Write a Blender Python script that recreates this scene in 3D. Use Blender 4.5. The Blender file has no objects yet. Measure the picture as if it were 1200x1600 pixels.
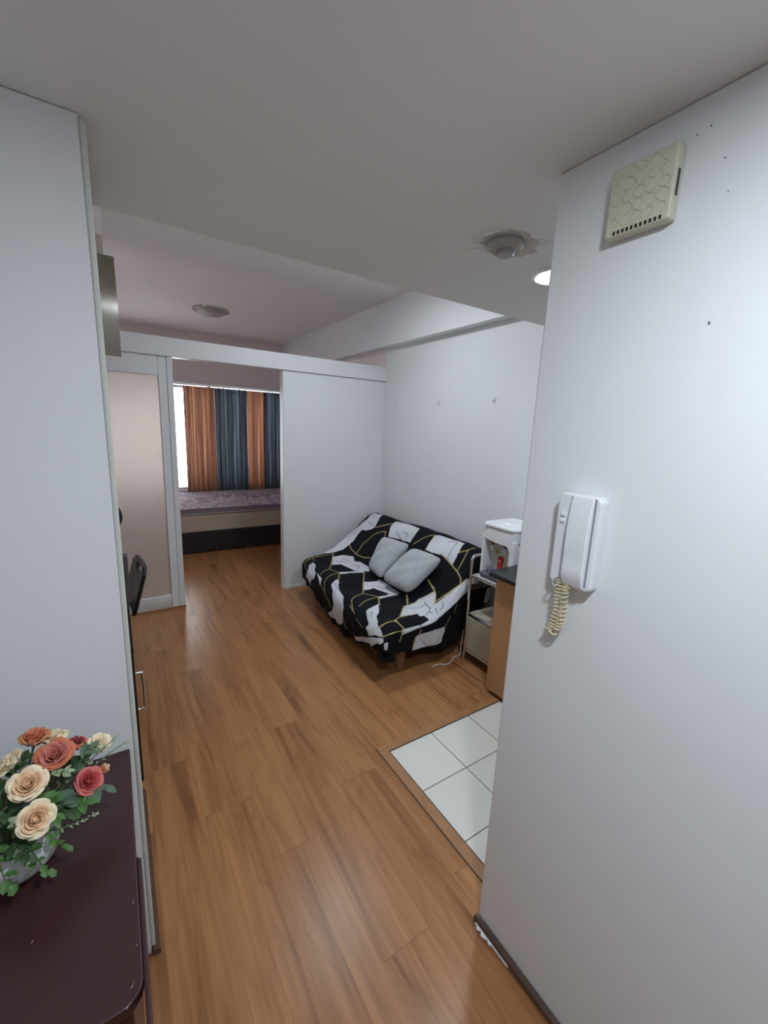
import bpy, bmesh, math, random
import numpy as np
from mathutils import Vector, Matrix
random.seed(7)
R = math.radians
C = bpy.context.scene.collection

# ---------------------------------------------------------------- camera
CAM_Z = 1.70
yaw, pitch, roll, fpx = 0.580448553, 0.198383951, 0.0432201562, 647.763345
_f = Vector((math.sin(yaw)*math.cos(pitch), math.cos(yaw)*math.cos(pitch), -math.sin(pitch)))
_r0 = Vector((math.cos(yaw), -math.sin(yaw), 0)); _u0 = _r0.cross(_f)
_r = _r0*math.cos(roll)+_u0*math.sin(roll); _u = _r.cross(_f)
cam = bpy.data.cameras.new('camera'); camo = bpy.data.objects.new('camera', cam); C.objects.link(camo)
m = Matrix.Identity(4)
for i in range(3):
    m[i][0] = _r[i]; m[i][1] = _u[i]; m[i][2] = -_f[i]
m[2][3] = CAM_Z
camo.matrix_world = m
cam.sensor_fit = 'VERTICAL'; cam.sensor_height = 36; cam.lens = 36*fpx/1600; cam.clip_start = .02
bpy.context.scene.camera = camo

# ---------------------------------------------------------------- world, lights, exposure
sc = bpy.context.scene
sc.view_settings.view_transform = 'Standard'; sc.view_settings.look = 'None'
sc.view_settings.gamma = 1; sc.view_settings.use_curve_mapping = False
sc.view_settings.exposure = 0.0
w = bpy.data.worlds.new('sky'); sc.world = w; w.use_nodes = True
wb = w.node_tree.nodes['Background']; wb.inputs[0].default_value = (.90, .95, 1, 1); wb.inputs[1].default_value = 5.0

def area(name, loc, size, power, col, rot=(0, 0, 0), size_y=None, spread=None):
    l = bpy.data.lights.new(name, 'AREA'); l.energy = power; l.color = col; l.size = size
    l.shape = 'DISK'
    if size_y: l.shape = 'RECTANGLE'; l.size_y = size_y
    if spread: l.spread = spread
    o = bpy.data.objects.new(name, l); o.location = loc; o.rotation_euler = rot; C.objects.link(o); return o
COOL = (.80, .90, 1.0)
KITCHEN_W, ENTRY_W, LIVING_W, WINDOW_W = 13, 17.5, 13.5, 44
area('kitchen_downlight_glow', (1.55, 1.165, 2.318), .13, KITCHEN_W, COOL)
area('entry_downlight_glow', (.30, -.04, 2.318), .14, ENTRY_W, COOL)
area('living_lamp_glow', (1.45, 2.72, 2.90), .30, LIVING_W, COOL)
area('window_daylight', (1.7, 7.30, 1.55), 1.7, WINDOW_W, (.95, .97, 1), (R(-90), 0, 0), 1.3)

# ---------------------------------------------------------------- materials
def mat(name, col, rough=.6, metal=0, noise=0, nscale=20, bump=0, bscale=60, coat=0, sheen=0, emit=None, spec=.5):
    m = bpy.data.materials.new(name); m.use_nodes = True; nt = m.node_tree; b = nt.nodes['Principled BSDF']
    b.inputs['Base Color'].default_value = (*col, 1); b.inputs['Roughness'].default_value = rough
    b.inputs['Metallic'].default_value = metal; b.inputs['Coat Weight'].default_value = coat
    b.inputs['Specular IOR Level'].default_value = spec
    b.inputs['Sheen Weight'].default_value = sheen
    tc = nt.nodes.new('ShaderNodeTexCoord')
    if noise:
        n = nt.nodes.new('ShaderNodeTexNoise'); n.inputs['Scale'].default_value = nscale; n.inputs['Detail'].default_value = 4
        nt.links.new(tc.outputs['Object'], n.inputs['Vector'])
        mx = nt.nodes.new('ShaderNodeMix'); mx.data_type = 'RGBA'
        mx.inputs[6].default_value = tuple(max(0, c*(1-noise)) for c in col)+(1,)
        mx.inputs[7].default_value = tuple(min(1, c*(1+noise)) for c in col)+(1,)
        nt.links.new(n.outputs[0], mx.inputs[0]); nt.links.new(mx.outputs[2], b.inputs['Base Color'])
    if bump:
        n = nt.nodes.new('ShaderNodeTexNoise'); n.inputs['Scale'].default_value = bscale; n.inputs['Detail'].default_value = 5
        nt.links.new(tc.outputs['Object'], n.inputs['Vector'])
        bp = nt.nodes.new('ShaderNodeBump'); bp.inputs['Strength'].default_value = bump; bp.inputs['Distance'].default_value = .01
        nt.links.new(n.outputs[0], bp.inputs['Height']); nt.links.new(bp.outputs[0], b.inputs['Normal'])
    if emit:
        b.inputs['Emission Color'].default_value = (*emit[0], 1); b.inputs['Emission Strength'].default_value = emit[1]
    return m
WALL = mat('white_wall_paint', (.80, .81, .82), .55, noise=.02, nscale=3, bump=.05, bscale=35)
CEIL = mat('ceiling_paint', (.80, .785, .77), .8, noise=.04, nscale=2, bump=.1, bscale=25)
CEILP = mat('bedroom_ceiling_bounce_paint', (.82, .755, .745), .8, noise=.03, nscale=2, bump=.1, bscale=25)  # raised ceiling: warm bounce light from the wood painted into its white
PINK = mat('bedroom_wall_bounce_paint', (.80, .71, .70), .7, noise=.03, nscale=2)  # pinkish bounce off the wood floor is put into the white paint
PART = mat('partition_paint', (.78, .79, .80), .42, noise=.015, nscale=4, bump=.05)
TRIM = mat('white_gloss_trim', (.74, .75, .75), .35)
CREAMT = mat('aged_white_trim', (.62, .64, .58), .5, noise=.06, nscale=12)
DARKW = mat('dark_skirting_wood', (.10, .055, .04), .35, noise=.3, nscale=30)
GROUT = mat('dark_joint', (.05, .045, .035), .9)
CHROME = mat('chrome', (.75, .75, .74), .18, 1, noise=.05)
BRUSH = mat('brushed_metal', (.42, .39, .35), .24, 1, noise=.08, nscale=60)
BLACKP = mat('black_plastic', (.012, .012, .014), .35)
BLACKG = mat('black_gloss_panel', (.012, .010, .011), .25)
GREYD = mat('dark_grey_plastic', (.09, .085, .09), .4)
WHITEP = mat('white_plastic', (.80, .81, .83), .28, noise=.015)
CREAMP = mat('yellowed_plastic', (.60, .58, .46), .45, noise=.10, nscale=18, bump=.1, bscale=40)
CORD = mat('yellowed_cord', (.68, .60, .38), .45, noise=.06)
MAROON = mat('dark_maroon_wood', (.038, .011, .012), .36, noise=.25, nscale=9)
BEIGEF = mat('beige_box_spring', (.46, .38, .31), .85, noise=.05, nscale=60)
BEDW = mat('dark_bed_wood', (.016, .010, .011), .5, noise=.2)
FUR = mat('grey_plush', (.46, .475, .51), .95, noise=.14, nscale=30, bump=.9, bscale=140, sheen=.5)
CERAM = mat('white_ceramic', (.74, .76, .76), .22)
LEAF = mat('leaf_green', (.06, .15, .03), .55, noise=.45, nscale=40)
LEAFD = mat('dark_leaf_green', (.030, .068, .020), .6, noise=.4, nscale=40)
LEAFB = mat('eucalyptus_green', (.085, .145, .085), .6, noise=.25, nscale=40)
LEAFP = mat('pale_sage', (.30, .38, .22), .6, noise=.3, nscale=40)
STEM = mat('stem_green', (.08, .13, .04), .6)
OAKC = mat('beech_laminate', (.50, .26, .12), .4, noise=.08, nscale=6)
COUNTER = mat('dark_countertop', (.022, .024, .030), .22, noise=.4, nscale=120)
BOARD = mat('beige_board', (.46, .40, .31), .5, noise=.05, nscale=8)
WOODLEG = mat('sofa_leg_wood', (.26, .14, .08), .4, noise=.2, nscale=20)
REDP = mat('red_plastic', (.42, .03, .03), .35)
BLUEP = mat('blue_grey_plastic', (.25, .30, .42), .35)
YELP = mat('yellow_plastic', (.45, .36, .08), .4)
INNER = mat('dispenser_recess', (.62, .60, .55), .4)
LAMPON = mat('lit_diffuser', (1, 1, 1), .5, emit=((.90, .96, 1), 18))
PLAST = mat('ceiling_plaster_patch', (.55, .52, .49), .9, noise=.35, nscale=22, bump=.6, bscale=40)
PLASTW = mat('white_plaster_smear', (.85, .85, .84), .7, noise=.1, nscale=40, bump=.6, bscale=60)
GREYL = mat('grey_dome', (.42, .38, .37), .5, noise=.1, nscale=15)

def glassy(name, col, rough, trans=1.0):
    m = mat(name, col, rough); m.node_tree.nodes['Principled BSDF'].inputs['Transmission Weight'].default_value = trans; return m
FROST = glassy('frosted_glass', (.80, .69, .62), .45, .42)
CLEARP = glassy('clear_plastic', (.8, .82, .85), .1, .8)

def floor_mat():
    m = bpy.data.materials.new('laminate_planks'); m.use_nodes = True; nt = m.node_tree; b = nt.nodes['Principled BSDF']
    N = lambda t: nt.nodes.new('ShaderNode'+t); L = nt.links.new
    def math_(op, a, bb=None):
        n = N('Math'); n.operation = op
        for k, v in enumerate((a, bb)):
            if v is None: continue
            if isinstance(v, (int, float)): n.inputs[k].default_value = v
            else: L(v, n.inputs[k])
        return n.outputs[0]
    tc = N('TexCoord'); sp = N('SeparateXYZ'); L(tc.outputs['Object'], sp.inputs[0])
    X = math_('ADD', sp.outputs[0], 20-.034+.0); Y = math_('ADD', sp.outputs[1], 20)
    px = math_('DIVIDE', X, .196); ix = math_('FLOOR', px); fx = math_('FRACT', px)
    wn = N('TexWhiteNoise'); wn.noise_dimensions = '1D'; L(ix, wn.inputs['W'])
    off = math_('MULTIPLY', wn.outputs['Value'], 1.21)
    py = math_('DIVIDE', math_('ADD', Y, off), 1.21); iy = math_('FLOOR', py); fy = math_('FRACT', py)
    # three strips in every plank
    sx = math_('MULTIPLY', px, 2.0); isx = math_('FLOOR', sx)
    cb = N('CombineXYZ'); L(isx, cb.inputs[0]); L(iy, cb.inputs[1])
    wn2 = N('TexWhiteNoise'); wn2.noise_dimensions = '3D'; L(cb.outputs[0], wn2.inputs['Vector'])
    # grain, shifted per strip
    sc3 = N('VectorMath'); sc3.operation = 'MULTIPLY_ADD'; L(wn2.outputs['Color'], sc3.inputs[0]); sc3.inputs[1].default_value = (9, 9, 9)
    L(tc.outputs['Object'], sc3.inputs[2])
    def noise(sxyz, scale, det, dist=0):
        mp = N('Mapping'); mp.inputs['Scale'].default_value = sxyz; L(sc3.outputs[0], mp.inputs[0])
        n = N('TexNoise'); n.inputs['Scale'].default_value = scale; n.inputs['Detail'].default_value = det
        n.inputs['Distortion'].default_value = dist; L(mp.outputs[0], n.inputs['Vector']); return n.outputs[0]
    n1 = noise((13, 1.1, 1), 1.0, 5, .6)
    n2 = noise((60, 1.6, 1), 1.2, 4, .2)
    # cathedral figure: rings of a stretched noise field
    n3 = noise((5.5, .8, 1), 1.0, 1.5, .2)
    ring = math_('FRACT', math_('MULTIPLY', n3, 9.0))
    ring = math_('ABSOLUTE', math_('SUBTRACT', ring, .5))
    r1 = N('ValToRGB'); L(n1, r1.inputs[0])
    e = r1.color_ramp.elements; e[0].position = .26; e[0].color = (.185, .078, .030, 1); e[1].position = .55; e[1].color = (.425, .206, .088, 1)
    k = r1.color_ramp.elements.new(.42); k.color = (.360, .167, .068, 1)
    def mix(a, bb, f, mode='MULTIPLY'):
        n = N('Mix'); n.data_type = 'RGBA'; n.blend_type = mode
        for s, v in ((0, f), (6, a), (7, bb)):
            if isinstance(v, (int, float)): n.inputs[s].default_value = v
            elif isinstance(v, tuple): n.inputs[s].default_value = v
            else: L(v, n.inputs[s])
        return n.outputs[2]
    r2 = N('ValToRGB'); L(n2, r2.inputs[0]); e = r2.color_ramp.elements; e[0].position = .25; e[0].color = (.72, .66, .60, 1); e[1].position = .7; e[1].color = (1.06, 1.05, 1.03, 1)
    c = mix(r1.outputs[0], r2.outputs[0], .7)
    r3 = N('ValToRGB'); L(ring, r3.inputs[0]); e = r3.color_ramp.elements; e[0].position = 0; e[0].color = (.66, .58, .50, 1); e[1].position = .16; e[1].color = (1, 1, 1, 1)
    c = mix(c, r3.outputs[0], .34)
    hv = N('ValToRGB'); L(wn2.outputs['Value'], hv.inputs[0]); e = hv.color_ramp.elements; e[0].color = (.95, .93, .92, 1); e[1].color = (1.04, 1.04, 1.03, 1)
    c = mix(c, hv.outputs[0], 1.0)
    # joints
    jx = math_('LESS_THAN', math_('ABSOLUTE', math_('SUBTRACT', fx, .5)), .4965)
    jy = math_('LESS_THAN', math_('ABSOLUTE', math_('SUBTRACT', fy, .5)), .4985)
    jf = math_('SUBTRACT', 1.0, math_('MULTIPLY', jx, jy))
    c = mix(c, (.10, .05, .025, 1), math_('MULTIPLY', jf, .40), 'MIX')
    L(c, b.inputs['Base Color']); b.inputs['Roughness'].default_value = .30; b.inputs['Specular IOR Level'].default_value = .30
    bp = N('Bump'); bp.inputs['Strength'].default_value = .08; bp.inputs['Distance'].default_value = .004; L(n2, bp.inputs['Height']); L(bp.outputs[0], b.inputs['Normal'])
    return m
FLOOR = floor_mat()

def strip_wood(): return mat('threshold_laminate', (.36, .175, .075), .38, noise=.25, nscale=14)
THRESH = strip_wood()

def tile_mat():
    m = bpy.data.materials.new('white_floor_tiles'); m.use_nodes = True; nt = m.node_tree; b = nt.nodes['Principled BSDF']
    tc = nt.nodes.new('ShaderNodeTexCoord'); mp = nt.nodes.new('ShaderNodeMapping'); mp.inputs['Location'].default_value = (-1.128, -1.569, 0)
    br = nt.nodes.new('ShaderNodeTexBrick'); br.offset = 0; br.squash = 1
    br.inputs['Scale'].default_value = 1; br.inputs['Brick Width'].default_value = .289; br.inputs['Row Height'].default_value = .289
    br.inputs['Mortar Size'].default_value = .0026; br.inputs['Mortar Smooth'].default_value = .2
    br.inputs['Color1'].default_value = (.74, .73, .66, 1); br.inputs['Color2'].default_value = (.71, .70, .64, 1); br.inputs['Mortar'].default_value = (.10, .09, .06, 1)
    nt.links.new(tc.outputs['Object'], mp.inputs[0]); nt.links.new(mp.outputs[0], br.inputs['Vector']); nt.links.new(br.outputs[0], b.inputs['Base Color'])
    b.inputs['Roughness'].default_value = .35
    return m
TILE = tile_mat()

def curtain_mat(name, c1, c2, c3, k):
    m = bpy.data.materials.new(name); m.use_nodes = True; nt = m.node_tree; nt.nodes.clear()
    N = lambda t: nt.nodes.new('ShaderNode'+t)
    out = N('OutputMaterial'); tc = N('TexCoord'); mp = N('Mapping'); mp.inputs['Scale'].default_value = (30, 1, .45)
    n = N('TexNoise'); n.inputs['Scale'].default_value = 1; n.inputs['Detail'].default_value = 4
    r = N('ValToRGB'); e = r.color_ramp.elements; e[0].position = .3; e[0].color = (*c1, 1); e[1].position = .7; e[1].color = (*c3, 1)  # paler vertical streaks in the ramp imitate daylight shining through the cloth
    q = e = r.color_ramp.elements.new(.5); q.color = (*c2, 1)
    nt.links.new(tc.outputs['Object'], mp.inputs[0]); nt.links.new(mp.outputs[0], n.inputs['Vector']); nt.links.new(n.outputs[0], r.inputs[0])
    d = N('BsdfPrincipled'); d.inputs['Roughness'].default_value = .38; d.inputs['Specular IOR Level'].default_value = .6
    t = N('BsdfTranslucent'); mx = N('MixShader'); mx.inputs[0].default_value = k
    nt.links.new(r.outputs[0], d.inputs['Base Color']); nt.links.new(r.outputs[0], t.inputs[0])
    nt.links.new(d.outputs[0], mx.inputs[1]); nt.links.new(t.outputs[0], mx.inputs[2]); nt.links.new(mx.outputs[0], out.inputs[0])
    return m
RUST = curtain_mat('rust_satin', (.10, .045, .03), (.20, .085, .05), (.36, .18, .10), .36)
BLUE = curtain_mat('slate_blue_satin', (.032, .035, .043), (.055, .065, .080), (.13, .17, .21), .22)

def quilt_mat():
    m = mat('lavender_quilt', (.34, .28, .34), .8); nt = m.node_tree; b = nt.nodes['Principled BSDF']; N = lambda t: nt.nodes.new('ShaderNode'+t)
    tc = N('TexCoord'); n = N('TexNoise'); n.inputs['Scale'].default_value = 9; n.inputs['Detail'].default_value = 6; n.inputs['Distortion'].default_value = 1.5
    r = N('ValToRGB'); e = r.color_ramp.elements; e[0].position = .42; e[0].color = (.30, .25, .32, 1); e[1].position = .58; e[1].color = (.62, .52, .57, 1)
    nt.links.new(tc.outputs['Object'], n.inputs['Vector']); nt.links.new(n.outputs[0], r.inputs[0]); nt.links.new(r.outputs[0], b.inputs['Base Color'])
    return m
QUILT = quilt_mat()

def facade_mat():
    m = mat('neighbour_facade', (.9, .85, .82), .8); nt = m.node_tree; b = nt.nodes['Principled BSDF']; N = lambda t: nt.nodes.new('ShaderNode'+t)
    tc = N('TexCoord'); br = N('TexBrick'); br.inputs['Scale'].default_value = .5; br.inputs['Color1'].default_value = (.75, .80, .85, 1); br.inputs['Color2'].default_value = (.85, .72, .68, 1); br.inputs['Mortar'].default_value = (.95, .95, .95, 1); br.inputs['Mortar Size'].default_value = .12
    nt.links.new(tc.outputs['Object'], br.inputs['Vector']); nt.links.new(br.outputs[0], b.inputs['Base Color']); return m
FACADE = facade_mat()

# ---------------------------------------------------------------- mesh helpers
class MB:
    def __init__(s): s.v = []; s.f = []; s.m = []
    def add(s, v, f, mi=0):
        o = len(s.v); s.v += [tuple(a) for a in v]; s.f += [tuple(i+o for i in q) for q in f]; s.m += [mi]*len(f); return s
    def box(s, a, b, mi=0):
        (x0, y0, z0), (x1, y1, z1) = a, b
        v = [(x, y, z) for z in (z0, z1) for y in (y0, y1) for x in (x0, x1)]
        return s.add(v, [(0, 2, 3, 1), (4, 5, 7, 6), (0, 1, 5, 4), (2, 6, 7, 3), (0, 4, 6, 2), (1, 3, 7, 5)], mi)
    def tube(s, pts, r, n=10, caps=True, mi=0):
        P = [Vector(p) for p in pts]; rr = r if isinstance(r, (list, tuple)) else [r]*len(P)
        ref = None; V = []
        for i, p in enumerate(P):
            d = (P[min(i+1, len(P)-1)]-P[max(i-1, 0)]).normalized()
            if ref is None:
                ref = d.orthogonal().normalized()
            ref = (ref-d*ref.dot(d)); ref = ref.normalized() if ref.length > 1e-6 else d.orthogonal().normalized()
            b = d.cross(ref)
            for k in range(n):
                a = 2*math.pi*k/n; V.append(p+(ref*math.cos(a)+b*math.sin(a))*rr[i])
        F = [(i*n+k, i*n+(k+1) % n, (i+1)*n+(k+1) % n, (i+1)*n+k) for i in range(len(P)-1) for k in range(n)]
        if caps: F += [tuple(range(n))[::-1], tuple((len(P)-1)*n+k for k in range(n))]
        return s.add(V, F, mi)
    def lathe(s, prof, n=40, c=(0, 0, 0), mi=0):
        V = [(c[0]+r*math.cos(2*math.pi*k/n), c[1]+r*math.sin(2*math.pi*k/n), c[2]+z) for r, z in prof for k in range(n)]
        F = [(i*n+k, i*n+(k+1) % n, (i+1)*n+(k+1) % n, (i+1)*n+k) for i in range(len(prof)-1) for k in range(n)]
        return s.add(V, F, mi)
    def prism(s, poly, axis, a, b, mi=0):
        """poly of 2D points extruded along axis (0,1,2) from a to b"""
        n = len(poly); V = []
        for t in (a, b):
            for p in poly:
                q = list(p); q.insert(axis, t); V.append(tuple(q))
        F = [(i, (i+1) % n, (i+1) % n+n, i+n) for i in range(n)]+[tuple(range(n))[::-1], tuple(range(n, 2*n))]
        return s.add(V, F, mi)
    def grid(s, fn, nu, nv, mi=0, wrap=False):
        V = [fn(i/nu, j/nv) for i in range(nu+1) for j in range(nv+1)]
        F = [(i*(nv+1)+j, (i+1)*(nv+1)+j, (i+1)*(nv+1)+j+1, i*(nv+1)+j+1) for i in range(nu) for j in range(nv)]
        return s.add(V, F, mi)
    def ball(s, c, r, n=16, mi=0):
        r = r if isinstance(r, (tuple, list)) else (r, r, r)
        V = [(c[0]+r[0]*math.sin(math.pi*i/n)*math.cos(2*math.pi*j/n), c[1]+r[1]*math.sin(math.pi*i/n)*math.sin(2*math.pi*j/n), c[2]+r[2]*math.cos(math.pi*i/n)) for i in range(n+1) for j in range(n)]
        F = [(i*n+j, (i+1)*n+j, (i+1)*n+(j+1) % n, i*n+(j+1) % n) for i in range(n) for j in range(n)]
        return s.add(V, F, mi)
    def build(s, name, mats, parent=None, bevel=0, smooth=False, seg=2, solid=0, angle=40, loc=None):
        me = bpy.data.meshes.new(name)
        V = s.v
        off = Vector((0, 0, 0))
        if parent is not None: off = parent.matrix_basis.translation.copy()
        elif loc is not None: off = Vector(loc)
        if parent is not None and parent.parent is not None: off = off+parent.parent.matrix_basis.translation
        me.from_pydata([(x-off.x, y-off.y, z-off.z) for x, y, z in V], [], s.f)
        bm = bmesh.new(); bm.from_mesh(me)
        bmesh.ops.remove_doubles(bm, verts=bm.verts, dist=1e-6)
        bmesh.ops.recalc_face_normals(bm, faces=bm.faces)
        bm.to_mesh(me); bm.free()
        if not isinstance(mats, (list, tuple)): mats = [mats]
        for m in mats: me.materials.append(m)
        if len(mats) > 1 and len(me.polygons) == len(s.m):
            me.polygons.foreach_set('material_index', s.m)
        o = bpy.data.objects.new(name, me); C.objects.link(o)
        if parent is not None: o.parent = parent
        elif loc is not None: o.location = loc
        if smooth:
            me.polygons.foreach_set('use_smooth', [True]*len(me.polygons))
            if angle < 180: 
                try: me.set_sharp_from_angle(angle=R(angle))
                except Exception: pass
        if solid:
            q = o.modifiers.new('thick', 'SOLIDIFY'); q.thickness = solid
        if bevel:
            q = o.modifiers.new('bevel', 'BEVEL'); q.width = bevel; q.segments = seg; q.limit_method = 'ANGLE'
            me.polygons.foreach_set('use_smooth', [True]*len(me.polygons))
            q2 = o.modifiers.new('wn', 'WEIGHTED_NORMAL')
        return o
def thing(name, label, cat, loc, group=None):
    o = bpy.data.objects.new(name, None); C.objects.link(o); o.location = loc; o.empty_display_size = .05
    o['label'] = label; o['category'] = cat
    if group: o['group'] = group
    return o
def tag(o, label, cat, group=None):
    o['label'] = label; o['category'] = cat
    if group: o['group'] = group
    return o
def struct(o): o['kind'] = 'structure'; return o
def box(name, a, b, m, parent=None, bevel=0, **k): return MB().box(a, b).build(name, m, parent, bevel, **k)
def B(a, b): return MB().box(a, b)
def smoothpath(pts, n=8):
    P = [Vector(p) for p in pts]; out = []
    for i in range(len(P)-1):
        a, b, c, d = P[max(i-1, 0)], P[i], P[i+1], P[min(i+2, len(P)-1)]
        for k in range(n):
            t = k/n; out.append(.5*((2*b)+(-a+c)*t+(2*a-5*b+4*c-d)*t*t+(-a+3*b-3*c+d)*t**3))
    out.append(P[-1]); return out
def rrect(w, h, r, n=6, cx=0, cy=0):
    out = []
    for sx, sy, a0 in ((1, 1, 0), (-1, 1, 90), (-1, -1, 180), (1, -1, 270)):
        for k in range(n+1):
            a = R(a0+90*k/n); out.append((cx+sx*(w/2-r)+r*math.cos(a), cy+sy*(h/2-r)+r*math.sin(a)))
    return out

# ================================================================ the setting
LC, HC = 2.334, 2.985          # entry ceiling, bedroom/living ceiling
YP, XW, YB, XR, YL, YC = 3.995, 2.567, 7.10, .975, 1.24, 1.704
XT, YT = 1.128, 1.569          # corner of the tiled area
# floor as one slab with the tiled area beside it
mb = MB()
mb.box((-1.3, YT+.048, -.06), (3.4, YB+.1, 0)).box((-1.3, -1.9, -.06), (XT-.048, YT+.048, 0))
struct(mb.build('floor', FLOOR))
struct(box('floor_tiled', (XT, -1.9, -.06), (3.4, YT, .0), TILE))
mb = MB(); mb.prism([(XT-.05, YT+.05), (XT, YT), (3.3, YT), (3.3, YT+.05)], 2, -.05, .004)
mb.prism([(XT-.05, -1.8), (XT, -1.8), (XT, YT), (XT-.05, YT+.05)], 2, -.05, .004)
struct(mb.build('trim_1', THRESH, bevel=.0015))
mb = MB(); mb.box((XT-.054, -1.8, .0002), (XT-.0495, YT+.05, .0012)).box((XT-.0015, -1.8, .0002), (XT+.003, YT, .0042)).box((XT, YT-.003, .0002), (3.3, YT+.0015, .0042))
struct(mb.build('trim_2', GROUT))
# ceilings
struct(box('ceiling', (-1.3, -1.9, LC), (3.4, YC, HC+.1), CEIL))
struct(box('ceiling_high', (-1.3, YC, HC), (3.4, YB+.2, HC+.1), CEILP))
struct(box('trim_ceiling_beam', (2.47, YC, 2.545), (XW, YB, HC), WALL))
# walls
struct(box('wall_right', (XW, YC-.9, 0), (XW+.12, YP, HC), WALL))
struct(box('wall_kitchen', (XW, -1.9, 0), (XW+.12, YC-.9, LC), WALL))
struct(box('wall_bedroom_right', (XW, YP, 0), (XW+.12, YB, HC), PINK))
struct(box('wall_right_near', (XR, -1.9, 0), (XR+.10, .761, LC), WALL, bevel=.006))
struct(box('wall_left_near', (-1.3, YL, 0), (-.011, 1.93, LC), WALL, bevel=.006))
struct(box('wall_left', (-.85, 1.93, 0), (-.72, YP, HC), WALL))
struct(box('trim_left_beam', (-.72, YC+.22, LC-.005), (.022, YP, HC), CEILP))
struct(box('wall_entry_left', (-1.3, -1.9, 0), (-1.2, YL, LC), WALL))
struct(box('wall_behind', (-1.3, -2.0, 0), (3.4, -1.9, LC), WALL))
struct(box('wall_bedroom_left', (-.95, YP+.09, 0), (-.85, YB, HC), PINK))
WX0, WX1, WZ0, WZ1 = -.55, 2.52, .62, 2.225  # window widened to the unseen left so more daylight enters
mb = MB(); mb.box((-.95, YB, 0), (XW+.12, YB+.14, WZ0)).box((-.95, YB, WZ1), (XW+.12, YB+.14, HC)).box((-.95, YB, WZ0), (WX0, YB+.14, WZ1)).box((WX1, YB, WZ0), (XW+.12, YB+.14, WZ1))
struct(mb.build('wall_back', PINK))
# window
wr = struct(bpy.data.objects.new('window_1', None)); C.objects.link(wr); wr.location = ((WX0+WX1)/2, YB+.08, WZ0)
mb = MB()
for x in (WX0, .48, 1.30, WX1-.05): mb.box((x, YB+.05, WZ0), (x+.05, YB+.10, WZ1))
for z in (WZ0, WZ1-.05): mb.box((WX0, YB+.055, z), (WX1, YB+.095, z+.04))
mb.build('window_frame', TRIM, wr, bevel=.004)
for i, (a, b) in enumerate(((WX0+.05, .48), (.53, 1.30), (1.35, WX1-.05))):
    B((a, YB+.072, WZ0+.04), (b, YB+.076, WZ1-.05)).build('pane', glassy('window_glass', (.97, .98, 1), 0, 1), wr)
B((WX0-.03, YB-.04, 2.235), (WX1+.03, YB-.001, 2.262)).build('window_ledge', TRIM, wr, bevel=.004)
# neighbour block outside
fb = MB().box((-6, 14, -9), (1.2, 16, 4.2)).build('building', FACADE)
tag(fb, 'pale washed-out building seen through the uncovered strip of window', 'building')

# skirtings
mb = MB(); mb.prism([(XR-.003, 0), (XR-.016, 0), (XR-.020, .010), (XR-.016, .020), (XR-.006, .025), (XR-.003, .025)], 1, -1.88, .765)
o = struct(mb.build('baseboard_right', DARKW, smooth=True))
mb = MB()
pts = [(XR-.022-random.random()*.022*math.sin(math.pi*min(1, k/9)), .755-k*.010) for k in range(15)]
mb.prism([(XR-.012, .745)]+pts+[(XR-.012, .60)], 2, .0003, .006)
struct(mb.build('trim_cement_smear', PLASTW))
mb = MB().prism([(.014, 0), (.012, .018), (.004, .026), (-.008, .026), (-.008, 0)], 1, YL-.012, 1.93)
struct(mb.build('baseboard_left', DARKW, smooth=True))
struct(box('trim_corner_bead', (-.012, YL-.002, .03), (.0, 1.93, LC-.01), CREAMT, bevel=.003))
struct(box('baseboard_partition', (1.43, YP-.012, 0), (XW-.002, YP-.001, .022), CREAMT))

# ---------------------------------------------------------------- partition
struct(box('wall_partition', (1.412, YP, 0), (XW, YP+.075, 2.2035), PART, bevel=.003))
struct(box('trim_partition_header', (-.72, YP-.018, 2.205), (XW, YP+.09, 2.353), PART, bevel=.003))
struct(box('trim_partition_jamb', (1.400, YP-.006, 0), (1.4185, YP+.08, 2.20), TRIM, bevel=.002))
# sliding door
dr = struct(bpy.data.objects.new('door_1', None)); C.objects.link(dr); dr.location = (.0, YP+.02, .0)
DX0, DX1, DZ0, DZ1 = -.42, .452, .018, 2.2035
mb = MB(); y0, y1 = YP, YP+.04
mb.box((DX1-.10, y0, DZ0), (DX1, y1, DZ1)).box((DX0, y0, DZ0), (DX0+.10, y1, DZ1)).box((DX0+.1, y0, DZ0), (DX1-.1, y1, .135)).box((DX0+.1, y0, 2.050), (DX1-.1, y1, DZ1))
mb.build('door_frame', PART, dr, bevel=.004)
B((DX1-.036, y0-.008, DZ0), (DX1+.008, y1+.006, DZ1)).build('door_edge_strip', TRIM, dr, bevel=.003)
B((DX0+.095, y0+.014, .13), (DX1-.095, y0+.022, 2.055)).build('glass_panel', FROST, dr)
B((DX0, y0-.004, 0), (DX1+.012, y1+.01, .018)).build('floor_track', THRESH, dr, bevel=.003)
# ================================================================ ceiling fittings
def downlight(x, y, label, group):
    t = thing('downlight', label, 'ceiling light', (x, y, LC), group)
    mb = MB().lathe([(.080, -.004), (.090, -.011), (.103, -.008), (.108, .0), (.080, .0), (.080, -.004)], 48, (x, y, LC)); mb.build('rim', WHITEP, t, smooth=True)
    mb = MB().lathe([(0, -.003), (.04, -.003), (.076, -.0025), (.076, .0)], 48, (x, y, LC)); mb.build('diffuser', LAMPON, t, smooth=True)
    return t
downlight(1.55, 1.165, 'lit round white downlight half hidden behind the near right wall', None)
downlight(.30, -.04, 'round downlight in the entry ceiling behind the viewer', None)
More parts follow.
